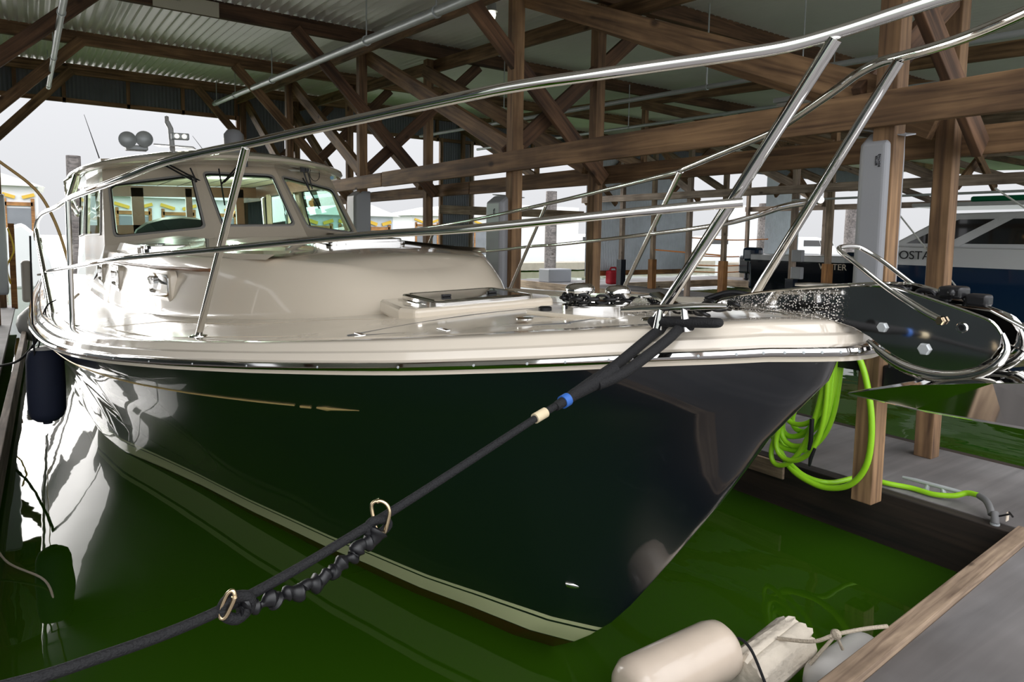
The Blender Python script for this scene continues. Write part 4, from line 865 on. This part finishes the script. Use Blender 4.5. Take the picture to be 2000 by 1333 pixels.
# black mooring line from the starboard bow cleat down to the dock at the photographer's feet
def camray(px, py, t): return V((0, 0, EYE))+(fwd+rt2*((px-1000)/1333)+up2*((580-py)/1333))*t
E0 = W((-0.535, 0.13, 1.685)); E1 = V((-0.30, 0.83, 0.95))
RP = [W((-0.58, 0.16, 1.655))]
RQ = [(1165, 747, 1.665), (1055, 812, 1.52), (745, 1012, 1.235), (440, 1188, 1.03), (150, 1300, 0.90), (-30, 1352, 0.845), (-300, 1425, 0.78)]
RQ = [camray(*q) for q in RQ]
ml = thing('mooring_line', 'thick black braided mooring line from the bow cleat down to the lower left', 'rope', tuple(RQ[2]))
mk('line', G().tube(catmull(RQ, 10), 0.0082, 14), 'black_rope', ml)
eye1 = [W((-0.415, 0.36, 1.672)), camray(1306, 634, 1.99), camray(1278, 652, 1.93), camray(1230, 692, 1.84), camray(1188, 726, 1.75), camray(1160, 745, 1.675)]
eye2 = [W((-0.38, 0.25, 1.675)), camray(1330, 640, 1.90), camray(1306, 662, 1.86), camray(1262, 697, 1.80), camray(1214, 731, 1.71), camray(1166, 752, 1.665)]
mk('eye_splice', G().tube(catmull(eye1, 6), 0.0145, 14).tube(catmull(eye2, 6), 0.0145, 14), 'black_rope', ml)
loop = [W(p) for p in ((-0.412, 0.365, 1.676), (-0.392, 0.37, 1.676), (-0.365, 0.31, 1.680), (-0.338, 0.22, 1.684), (-0.336, 0.195, 1.685), (-0.356, 0.19, 1.685), (-0.380, 0.235, 1.682), (-0.402, 0.30, 1.678))]
mk('eye_turn', G().tube(catmull(loop, 6, True), 0.0125, 14, closed=True), 'black_rope', ml)
mk('taper', G().tube([camray(1200, 722, 1.715), camray(1160, 748, 1.67), camray(1120, 772, 1.60), camray(1085, 795, 1.555)], [0.020, 0.019, 0.014, 0.0105], 14), 'black_rope', ml)
def band(px, py, t, L, r, name, mat):
    c = camray(px, py, t); d = (RQ[1]-RQ[0]).normalized(); return mk(name, G().tube([c-d*L/2, c+d*L/2], r, 16), mat, ml)
c1 = RQ[0].lerp(RQ[1], 0.58); c2 = RQ[1]; d = (RQ[1]-RQ[0]).normalized()
mk('blue_tape', G().tube([c1-d*0.010, c1+d*0.010], 0.0155, 18), 'tape_blue', ml); tag(ml.children[-1], 'blue tape band')
mk('tan_tape', G().tube([c2-d*0.018, c2+d*0.018], 0.0118, 18), 'tape_tan', ml)
# rubber snubber with a spring hook at each end
P0 = camray(738, 1040, 1.225); P1 = camray(462, 1190, 1.035); dn = V((0, 0, -0.012)); n = 110; pts = []; rr_ = []
for k in range(n+1):
    t = k/n; p = P0.lerp(P1, t)+V((0, 0, -0.028*math.sin(PI*t))); w1 = math.sin(t*95)*0.0022+math.sin(t*41+1)*0.0022+math.sin(t*160)*0.001; p += V((math.sin(t*33)*0.003, 0, math.cos(t*47)*0.0035)); pts.append(p); rr_.append(0.0108+w1*1.25+(0.004 if t < .12 else 0))
sn = thing('rubber_snubber', 'crinkled black rubber snubber slung under the mooring line between two hooks', 'snubber', tuple(P0))
mk('sleeve', G().tube(pts, rr_, 14), 'black_rubber', sn)
mk('end_knot', G().tube(catmull([P0+V((0.012, 0.0, 0.02)), P0+V((0.02, 0.0, 0.008)), P0+V((0.0, 0.0, -0.004)), P0+V((-0.02, 0, 0.006)), P0+V((-0.012, 0, 0.022))], 4, True), 0.008, 10, closed=True), 'black_rope', sn)
mk('end_knot', G().tube(catmull([P1+V((0.014, 0, 0.016)), P1+V((0.02, 0, 0)), P1+V((0, 0, -0.016)), P1+V((-0.02, 0, 0)), P1+V((-0.012, 0, 0.018))], 4, True), 0.009, 10, closed=True), 'black_rope', sn)
def hook(pts, t, label):
    P = [camray(x, y, t) for x, y in pts]; th = thing('spring_hook', label, 'hook', tuple(P[0]), 'spring hooks on the mooring line')
    mk('hook_body', G().tube(catmull(P, 5, True), 0.0034, 10, closed=True), 'brass', th)
    mk('hook_nose', G().tube([P[2]+(P[1]-P[2])*0.25, P[2]-(P[1]-P[2])*0.12], 0.0046, 10), 'brass', th); return th
hook([(728, 1005), (727, 985), (740, 979), (754, 985), (761, 1000), (757, 1022), (750, 1042), (738, 1040)], 1.222, 'brass spring hook on the mooring line at the upper end of the snubber')
hook([(445, 1160), (455, 1155), (458, 1168), (450, 1188), (440, 1206), (432, 1208), (430, 1196), (436, 1178)], 1.018, 'brass spring hook on the mooring line at the lower end of the snubber')

# navy fender on the starboard side
fc = V((0.035, 6.0, -0.03)); r0 = 0.118
fp = [(0.0, 0.50), (0.03, 0.50), (0.03, 0.515), (0.07, 0.525), (0.10, 0.55), (r0, 0.60), (r0+.004, 0.78), (r0, 0.98), (0.105, 1.035), (0.085, 1.055)]
fd = thing('boat_fender', 'navy blue fabric-covered fender hanging over the left side of the yacht', 'fender', (0.035, 6.0, 1.05))
mk('fender_cover', G().lathe(fp, fc, n=32), 'fender_navy', fd); mk('fender_end', G().lathe([(0.085, 1.055), (0.06, 1.072), (0.03, 1.078), (0.0, 1.08)], fc, n=32), 'vinyl_white', fd)
for s in (-1, 1): mk('fender_line', G().tube(catmull([(0.035+0.06*s, 5.95, 1.01), (0.035+0.03*s, 5.97, 1.07), (0.035+0.015*s, 6.0, 1.22), (0.06, 6.1, 1.33), (0.12, 6.2, 1.365)], 4), 0.005, 8), 'black_rope', fd)
# bent ochre cord passing the rail at the left
tag(solo('power_cord', G().tube(catmull([V((-0.46, 6.3, 2.62)), V((-0.20, 6.3, 2.40)), V((0.02, 6.3, 2.20)), V((0.13, 6.3, 1.98)), V((0.20, 6.2, 1.70)), V((0.22, 6.1, 1.52)), V((0.20, 6.0, 1.36)), V((0.22, 6.3, 1.345)), V((0.30, 7.0, 1.34))], 8), 0.011, 10), 'cord_ochre', 'thick ochre cord arching from the left post down on to the side deck', 'cord'))
tag(solo('mooring_line', G().tube(catmull([V((-0.55, 9.0, 0.40)), V((-0.35, 8.6, 0.50)), V((-0.15, 8.2, 0.62)), V((0.02, 7.8, 0.92)), V((0.10, 7.6, 1.30))], 8), 0.012, 10), 'black_rope', 'black mooring line from the left dock up to the side of the yacht', 'rope'))
tag(solo('mooring_line', G().tube(catmull([V((-0.32, 5.2, 0.36)), V((-0.28, 4.9, 0.18)), V((-0.2, 4.6, 0.06)), V((-0.02, 4.3, 0.02)), V((0.02, 4.0, -0.02))], 8), 0.006, 8), 'rope_tan', 'thin pale line trailing from the left dock edge into the water', 'rope'))
tag(solo('hanging_line', G().tube([V((-0.02, 5.9, 1.85)), V((-0.03, 5.9, 1.2)), V((-0.02, 5.95, 0.62))], 0.006, 8), 'black_rope', 'straight black line hanging beside the fender', 'rope'))

# ================================================================== RIGHT-HAND DOCK
# coiled hose on the nearest walkway post
t = thing('water_hose', 'bright green water hose coiled on the nearest post and running along the dock', 'hose', (4.08, 2.3, 1.25))
X = 4.02
def H(y, z, dx=0): return V((X+dx, y, z))
hl = []
rnd = random.Random(3)
for k in range(9):
    yc = 2.50+0.06*rnd.uniform(-1, 1); w_ = 0.15+0.10*rnd.random(); zb = 0.42+0.30*rnd.random()**1.6; dx = -0.06+0.018*k; sl = rnd.uniform(-0.05, 0.10)
    P = []
    for q in range(16):
        a = 2*PI*q/16; f = (1-math.cos(a))/2; P.append(H(lerp(2.27, yc+sl, f)+w_*math.sin(a)*(0.20+0.80*f), lerp(1.23, zb, f**0.92), dx+0.012*math.sin(a)))
    hl.append(P)
g = G()
for P in hl: g.tube(catmull(P, 4, True), 0.0165, 12, closed=True)
g.tube(catmull([H(2.12, 1.26, -0.03), H(2.05, 1.10, -0.03), H(2.0, 0.85, -.03), H(2.01, 0.60, -.03), H(2.10, 0.44, -.03), H(2.25, 0.37, -.03), H(2.40, 0.38, -.03), H(2.52, 0.42, -.01), H(2.62, 0.52, 0.01)], 7), 0.018, 12)
g.tube(catmull([H(2.56, 0.46, -.0), H(2.42, 0.39, -.0), H(2.28, 0.375, 0.06), V((4.38, 2.25, 0.36)), V((4.45, 2.10, 0.352)), V((4.50, 1.98, 0.35)), V((4.50, 1.85, 0.352)), V((4.53, 1.75, 0.37)), V((4.56, 1.69, 0.40)), V((4.54, 1.62, 0.41))], 8), 0.0165, 12)
mk('hose_coil', g, 'hose_green', t)
mk('hose_sleeve', G().tube(catmull([V((4.54, 1.62, 0.41)), V((4.50, 1.57, 0.405)), V((4.45, 1.53, 0.385)), V((4.42, 1.51, 0.36))], 5), 0.019, 12), 'gasket', t)
mk('hose_nozzle', G().tube([H(2.33, 0.80, -0.10), H(2.33, 0.66, -0.10), H(2.34, 0.60, -0.10)], [0.014, 0.014, 0.010], 12).tube([H(2.30, 0.62, -0.1), H(2.32, 0.55, -0.11), H(2.33, 0.50, -0.10)], [0.009, 0.013, 0.008], 10), 'black_plastic', t)
tag(solo('hose_hook', G().tube([V((4.06, 2.16, 1.22)), V((3.95, 2.2, 1.20)), V((3.9, 2.2, 1.26))], 0.012, 10).box((4.04, 2.2, 1.21), (0.03, 0.2, 0.16)), 'black_plastic', 'black hook plate on the post holding up the green hose', 'hook'))
t = thing('shore_power_box', 'black box with a handle strapped to the nearest post behind the anchor', 'box', (4.16, 1.93, 1.12))
mk('case', G().box((4.14, 1.90, 1.10), (0.14, 0.20, 0.16)), 'black_plastic', t, 0.015); mk('handle', G().tube(catmull([V((4.07, 1.96, 1.17)), V((4.07, 1.95, 1.23)), V((4.07, 1.90, 1.235)), V((4.07, 1.88, 1.18))], 4), 0.008, 8), 'black_plastic', t)
cleat((4.56, 1.87, 0.33), (0.02, -0.30, 0), 0.19, 0.013, 0.06, None, 'dock_cleat', 'galvanised'); o = bpy.data.objects['dock_cleat']; tag(o, 'grey iron dock cleat on the walkway edge beside the green hose', 'cleat')
t = thing('water_tap', 'dock water tap on a pipe at the walkway corner where the green hose ends', 'tap', (4.38, 1.46, 0.2))
mk('standpipe', G().tube([(4.36, 1.47, 0.0), (4.36, 1.47, 0.34)], 0.024, 14), 'galvanised', t); mk('valve_body', G().tube([(4.36, 1.47, 0.34), (4.37, 1.475, 0.39), (4.42, 1.505, 0.365)], [0.022, 0.02, 0.017], 12), 'gasket', t)
mk('valve_handle', G().tube([(4.40, 1.42, 0.41), (4.36, 1.39, 0.405)], 0.006, 8).tube([(4.37, 1.46, 0.38), (4.38, 1.41, 0.408)], 0.005, 8), 'black_plastic', t); mk('tap_tag', G().box((4.41, 1.43, 0.38), (0.035, 0.004, 0.05)), 'letter_pale', t)
# white floats tied along the front dock
def buoy(c, ax, r, L, mat, label, broken=False):
    c = V(c); ax = V(ax).normalized(); prof = [(0.0, -L/2-0.0), (r*0.55, -L/2), (r*0.82, -L/2+0.012), (r, -L/2+0.05), (r*1.01, 0), (r, L/2-0.08), (r*0.93, L/2-0.035), (r*0.72, L/2-0.008), (r*0.4, L/2+0.008), (0, L/2+0.012)]
    if broken: prof = [(0.0, -L/2), (r*0.9, -L/2), (r, -L/2+0.03), (r, L/2-0.05), (r*0.96, L/2-0.01), (r*0.7, L/2), (0, L/2-0.01)]
    g = G().lathe(prof, c, ax, 40)
    if broken:
        rn = random.Random(5)
        for v in g.v:
            h = (v-c).dot(ax); rad = (v-c-ax*h)
            if rad.length > 0.01 and rad.z > 0: v += rad.normalized()*(-0.02*rn.random())+ax*(rn.uniform(-0.02, 0.012) if h > L/2-0.06 else 0)
    return solo('dock_float', g, mat, label, 'float', 'floats along the front dock', loc=c)
buoy((2.00, 1.68, 0.23), (1, -0.04, 0.03), 0.118, 0.55, 'buoy', 'smooth cream cylindrical float at the bottom of the picture')
buoy((2.46, 1.58, 0.17), (0.9, 0.08, 0.05), 0.100, 0.42, 'foam', 'rough chipped cream foam float right of the smooth one', True)
buoy((2.68, 1.38, 0.14), (1, 0.05, 0.0), 0.10, 0.42, 'vinyl_white', 'pale float half hidden under the edge of the front dock')
tag(solo('tie_line', G().tube(catmull([V((2.46, 1.56, 0.26)), V((2.50, 1.43, 0.30)), V((2.56, 1.37, 0.34)), V((2.66, 1.31, 0.36)), V((2.74, 1.26, 0.37))], 6), 0.008, 8).lathe([(0, -.02), (.018, -.012), (.022, 0), (.016, .014), (0, .02)], (2.56, 1.37, 0.34), (1, 0.2, 0), 12).tube([V((2.56, 1.37, 0.34)), V((2.58, 1.35, 0.28))], 0.006, 8).tube([V((2.56, 1.37, 0.34)), V((2.47, 1.42, 0.22))], 0.007, 8), 'rope_tan', 'knotted tan cord tying the chipped float to the dock edge', 'rope'))
tag(solo('tie_line', G().tube(catmull([V((2.27, 1.68, 0.24)), V((2.28, 1.62, 0.29)), V((2.27, 1.55, 0.28)), V((2.24, 1.46, 0.20))], 6), 0.006, 8), 'black_rope', 'thin black cord between the smooth and the chipped float', 'rope'))

# ================================================================== FAR DOCK THINGS
beam('post_sleeve', (14.7, 15.2, 0.30), (14.7, 15.2, 1.25), 0.20, 0.20, 'boat_black', 'dark blue sleeve round the foot of a far walkway post left of the orange-footed one', 'sleeve', 'sleeves on far posts')
beam('post_sleeve', (14.7, 9.45, 0.30), (14.7, 9.45, 1.0), 0.20, 0.20, 'boat_black', 'dark blue sleeve round the foot of a far walkway post behind the bow rail', 'sleeve', 'sleeves on far posts')
for (x, y, z1, lab) in ((15.95, 15.1, 1.25, 'orange sleeve on the far post beside the corrugated wall'), (15.95, 9.3, 1.35, 'orange sleeve on the far post below the white boat stern'), (15.95, 6.9, 1.40, 'orange sleeve on the far post right of the big grey pad'), (15.95, 12.4, 1.3, 'orange sleeve on the far post between the two bow rail struts'), (15.95, 3.4, 1.35, 'orange sleeve on the far post at the right edge of the picture')):
    beam('post_sleeve', (x, y, 0.30), (x, y, z1), 0.19, 0.19, 'wood_orange', lab, 'sleeve', 'sleeves on far posts')
for (x, y, z, lab) in ((14.6, 9.25, 1.55, 'grey electrical box high on the far post'), (14.6, 9.25, 1.15, 'grey electrical box low on the far post')):
    solo('meter_box', G().box((x, y, z), (0.14, 0.26, 0.28)), 'pad_grey', lab, 'box', 'electrical boxes on the far post', 0.02)
t = thing('fuel_can', 'red plastic fuel can on the far dock by the corrugated wall', 'can', (15.7, 16.7, 0.33))
mk('can_body', G().box((15.7, 16.6, 0.60), (0.46, 0.30, 0.46)), 'red_plastic', t, 0.07, seg=3); mk('can_handle', G().tube([(15.55, 16.6, 0.83), (15.6, 16.6, 0.92), (15.8, 16.6, 0.92), (15.85, 16.6, 0.83)], 0.03, 10), 'red_plastic', t)
solo('storage_bin', G().box((15.0, 18.8, 0.56), (1.0, 0.6, 0.46)), 'pad_grey', 'grey storage bin on the far side, left of the windlass', 'box', None, 0.03)
for i, (z, x0, x1, y) in enumerate(((1.30, 19.9, 24.5, 16.9), (1.95, 19.9, 24.5, 16.9), (0.95, 19.9, 24.5, 16.9), (0.70, 19.9, 24.5, 16.9))):
    solo('barrier_tape', G().tube(catmull([V((x0, y, z)), V(((x0+x1)/2, y, z-0.06)), V((x1, y, z))], 5), 0.022, 6), 'orange', 'orange barrier tape across the bright gap right of the corrugated wall, %s' % ['second from the top', 'topmost', 'third from the top', 'lowest'][i], 'tape', 'barrier tapes')
solo('barrier_tape', G().tube([V((15.95, 15.0, 1.55)), V((15.95, 12.4, 1.45))], 0.02, 6), 'orange', 'orange barrier tape in front of the corrugated wall, between the far posts', 'tape', 'barrier tapes')
solo('outboard_motor', G().box((22.8, 16.6, 0.95), (0.45, 0.5, 0.7)).box((22.8, 16.6, 0.55), (0.18, 0.2, 0.44)), 'boat_black', 'dark outboard motor standing at the end of the far dock', 'motor', None, 0.08)
solo('concrete_float', G().box((26.0, 18.6, 0.55), (3.4, 1.2, 0.75)), 'concrete', 'weathered concrete float beyond the barrier tapes', 'float', None, 0.05)
# two neighbouring boats on the right
def boat(name, x0, y0, y1, zw, label, n1, n2, txt, tpos, cabin=True):
    """starboard side faces the camera; runs along y"""
    t = thing(name, label, 'boat', (x0, (y0+y1)/2, 0)); rows = []
    for z, o in ((-0.1, 0.25), (0.3, 0.10), (zw, 0.0)): rows.append([(x0+o, y1, z), (x0+o, y0+1.5, z), (x0+o+0.3, y0+0.5, z), (x0+1.4+o, y0, z), (x0+2.6, y0+0.5, z), (x0+2.9-o, y0+1.5, z), (x0+2.9-o, y1, z)])
    mk('hull', G().grid(rows, closed=True), n1, t)
    rows = [[(p[0]+0.0, p[1], z) for p in rows[-1]] for z in (zw, zw+(0.45 if cabin else 0.16))]; rows.append([(x0+1.45+(p[0]-x0-1.45)*0.93, p[1], zw+(0.47 if cabin else 0.18)) for p in rows[-1]])
    gg = G().grid(rows, closed=True); gg.cap(rows[-1]); mk('topsides', gg, n2, t)
    if cabin:
        pr = [(y1-0.4, zw+0.45), (y1-1.9, zw+1.30), (y0+3.2, zw+1.42), (y0+2.2, zw+0.45)]
        mk('cabin', G().prism([(x0+0.35, y, z) for y, z in pr], (2.2, 0, 0)), n2, t, 0.05)
        wn = [(y1-0.9, zw+0.55), (y1-2.1, zw+1.15), (y0+3.7, zw+1.2), (y0+2.9, zw+0.62)]
        mk('cabin_window', G().prism([(x0+0.335, y, z) for y, z in wn], (0.02, 0, 0)), 'boat_glass', t)
        g = G().prism([(x0+0.325, y, z) for y, z in ((y1-1.75, zw+0.5), (y1-2.15, zw+0.5), (y1-3.3, zw+1.2), (y1-2.95, zw+1.2))], (0.02, 0, 0)); mk('window_pillar', g, n2, t)
        for yy in (y0+4.2, y0+5.4): mk('window_divider', G().box((x0+0.33, yy, zw+0.9), (0.02, 0.06, 0.62)), 'boat_black', t)
        mk('roof', G().box((x0+1.45, (y0+y1)/2+0.3, zw+1.52), (2.4, y1-y0-2.6, 0.10)), n2, t, 0.03)
    text('name_lettering', txt[0], txt[1], txt[2], tpos, frame((0, -1, 0), (0, 0, 1), (-1, 0, 0)), t, 0.004); return t
bt = boat('cabin_cruiser', 18.2, -2.5, 9.6, 1.33, 'white cabin cruiser with blue lower hull lying behind the big grey pad', 'boat_blue', 'boat_white', ('DOSTA', 0.30, 'letter_dark'), (18.17, 8.42, 1.575))
solo('rolled_cover', G().box((19.2, 6.6, 2.98), (0.8, 1.6, 0.14)), 'green_canvas', 'rolled green canvas on the roof of the white cabin cruiser', 'cover', None, 0.05)
b2 = boat('runabout', 18.3, 9.85, 13.2, 1.30, 'open dark-hulled runabout with a white deck behind the far posts', 'boat_black', 'boat_white', ('WATER', 0.24, 'letter_pale'), (18.26, 10.5, 1.18), False)
b2.children[1].scale = (1, 1, 1)
solo('outboard_motor', G().box((18.7, 13.4, 1.45), (0.4, 0.55, 0.45)).box((18.7, 13.4, 0.8), (0.18, 0.22, 0.9)), 'boat_blue', 'blue outboard motor on the stern of the dark runabout', 'motor', None, 0.1)
solo('folding_seat', G().box((19.3, 10.1, 1.75), (0.5, 0.14, 0.45)).box((19.3, 10.35, 1.54), (0.5, 0.5, 0.12)), 'boat_blue', 'dark blue helm seat on the dark runabout', 'seat', None, 0.06)
for p, q, lab in (((14.2, 7.2, 2.9), (15.0, 6.0, 1.0), 'thin white line slanting down left of the brown walkway post'), ((14.2, 5.2, 2.9), (14.3, 3.2, 1.35), 'thin white line slanting down right of the brown walkway post')):
    solo('slanting_line', G().tube([p, q], 0.016, 8), 'rope_white', lab, 'rope', 'slanting white lines')
solo('power_cord', G().tube(catmull([V((15.9, 4.0, 1.55)), V((15.7, 3.6, 1.5)), V((15.5, 3.7, 1.1)), V((15.3, 4.1, 0.75)), V((15.2, 4.8, 0.65))], 6), 0.02, 8), 'cord_yellow', 'yellow cord hanging from the far post at the right edge', 'cord')

# ================================================================== LEFT DOCK AND BEYOND THE OPENING
solo('dock_fender', G().box((-0.12, 14.4, 1.0), (0.16, 0.22, 0.72)), 'vinyl_white', 'small white block fender hanging on the left dock', 'fender', None, 0.05)
solo('ball_fender', G().lathe([(0.0, -0.30), (0.15, -0.26), (0.27, -0.12), (0.30, 0.0), (0.27, 0.13), (0.15, 0.25), (0.06, 0.30), (0.0, 0.33)], (0.02, 13.0, 0.42), n=28), 'vinyl_white', 'round white ball fender by the left dock', 'fender')
solo('door_strap', G().box((-0.36, 16.8, 1.15), (0.10, 0.08, 1.7)), 'wood_orange', 'orange board on the far left post', 'board')
solo('power_cord', G().tube(catmull([V((-0.30, 12.2, 1.9)), V((-0.24, 12.1, 1.6)), V((-0.33, 12.2, 1.35)), V((-0.30, 12.3, 1.1))], 6), 0.012, 8), 'cord_yellow', 'yellow cord looped on the left dock post', 'cord')
solo('dock_reel', G().box((-0.55, 9.4, 0.44), (0.22, 0.20, 0.2)), 'gasket', 'small dark block lying on the left dock', 'box', None, 0.03)
def piling(x, y, h, r, lab): solo('piling', G().lathe([(r, -0.5), (r, h*0.5), (r*0.93, h), (0.0, h+0.02)], (x, y, 0), n=20), 'piling', lab, 'piling', 'timber pilings')
piling(1.45, 33.5, 4.9, 0.28, 'tall weathered piling outside the opening, left of the yacht cabin')
piling(21.6, 27.5, 4.2, 0.30, 'tall piling outside, left of the corrugated wall')
piling(34.5, 24.0, 4.0, 0.42, 'thick piling outside, between the bow rail struts'); piling(40.0, 22.0, 4.0, 0.35, 'piling outside, right of the orange-footed post')
piling(14.6, 24.0, 4.4, 0.22, 'slim piling outside, beyond the second grey pad')
def shed(nm, x0, x1, y, z1, label, mat='white_panel', door=None):  # white walls and pale roof carry distance haze in their colour
    t = thing(nm, label, 'boathouse', ((x0+x1)/2, y, 0))
    g = G().box(((x0+x1)/2, y+3, z1/2-0.05), (x1-x0, 6, z1+0.1)); mk('walls', g, mat, t)
    mk('roof', G().prism([(x0-0.3, y-0.3, z1), (x1+0.3, y-0.3, z1), ((x1+x0)/2, y-0.3, z1+0.9)], (0, 6.6, 0)), 'steel_roof', t)
    for k in range(3):
        xx = lerp(x0, x1, (k+0.5)/3); w_ = (x1-x0)/4.2
        f = mk('bay_shade_panel', G().box((xx, y-0.02, z1*0.42), (w_, 0.05, z1*0.62)), 'bay_shade_grey', t); mk('bay_frame', G().box((xx-w_/2, y-0.05, z1*0.45), (0.15, 0.06, z1*0.8)).box((xx+w_/2, y-0.05, z1*0.45), (0.15, 0.06, z1*0.8)).box((xx, y-0.05, z1*0.78), (w_, 0.06, 0.18)), 'wood_orange', f)  # grey panel stands for the shade inside the open bay
    for k in range(6): mk('yellow_rafter', G().box((lerp(x0, x1, (k+0.5)/6), y-0.08, z1*0.88), ((x1-x0)/9, 0.05, 0.16), Matrix.Rotation(0.3*(-1)**k, 3, 'Y')), 'yellow_paint', t)
    return t
shed('boathouse', -4.5, 0.25, 42, 4.0, 'open boathouse with yellow rafters far beyond the left dock')
shed('boathouse', 3.2, 9.5, 40, 3.6, 'open boathouse with yellow rafters far behind the yacht cabin')
shed('boathouse', 24.0, 32.0, 48, 3.4, 'open boathouse far beyond the second grey pad', 'white_panel')
shed('boathouse', 10.6, 15.2, 32.5, 2.8, 'pale boathouse behind the trunk cabin of the yacht', 'steel_blue')
solo('white_tarpaulin', G().prism([(-0.75, 27, -0.05), (0.6, 27, -0.05), (0.4, 27, 0.9), (0.1, 27, 1.7), (-0.3, 27, 2.1), (-0.75, 27, 1.9)], (0, 3, 0)), 'white_panel', 'boat wrapped in white tarpaulin outside the opening', 'boat cover', None, 0.1)
solo('white_boathouse_wall', G().box((26, 34, 1.9), (5.6, 0.4, 3.8)), 'white_panel', 'white boathouse wall beyond the second grey pad', 'wall')
solo('white_boathouse_wall', G().box((46, 34, 2.3), (3.0, 0.4, 4.6)), 'white_panel', 'tall white wall beyond the barrier tapes', 'wall')
solo('floating_dock', G().box((20, 31, 0.25), (36, 1.6, 0.4)), 'concrete', 'long floating dock outside across the far water', 'dock')
solo('kayak', G().box((11.4, 31.2, 1.2), (0.45, 0.3, 1.5)), 'blue_plastic', 'blue upright board leaning outside behind the trunk cabin', 'board', None, 0.1)
solo('dock_bin', G().box((15.4, 30.9, 0.95), (0.95, 0.6, 1.0)), 'teal_plastic', 'teal bin outside behind the trunk cabin', 'bin', None, 0.05)
for i, (x, y, L) in enumerate(((33, 40, 7), (42, 46, 8), (52, 40, 9), (62, 36, 8), (50, 30, 6))):
    t = thing('moored_boat', 'white boat moored far outside, %s from the left' % ['first', 'second', 'third', 'fourth', 'fifth'][i], 'boat', (x, y, 0), 'moored boats in the distance')
    mk('hull', G().prism([(x-L/2, y, -0.1), (x+L/2-0.8, y, -0.1), (x+L/2, y, 1.2), (x-L/2, y, 1.1)], (0, 2.2, 0)), 'boat_white', t, 0.1)
    mk('cabin', G().prism([(x-L*.3, y+.3, 1.1), (x+L*.2, y+.3, 1.1), (x+L*.1, y+.3, 2.2), (x-L*.28, y+.3, 2.2)], (0, 1.6, 0)), 'boat_white', t, 0.1)
    mk('cabin_window', G().prism([(x-L*.25, y+.27, 1.5), (x+L*.14, y+.27, 1.5), (x+L*.09, y+.27, 1.95), (x-L*.25, y+.27, 1.95)], (0, 0.02, 0)), 'boat_glass', t)
for o in bpy.data.objects:
    if '_base' in o: del o['_base']
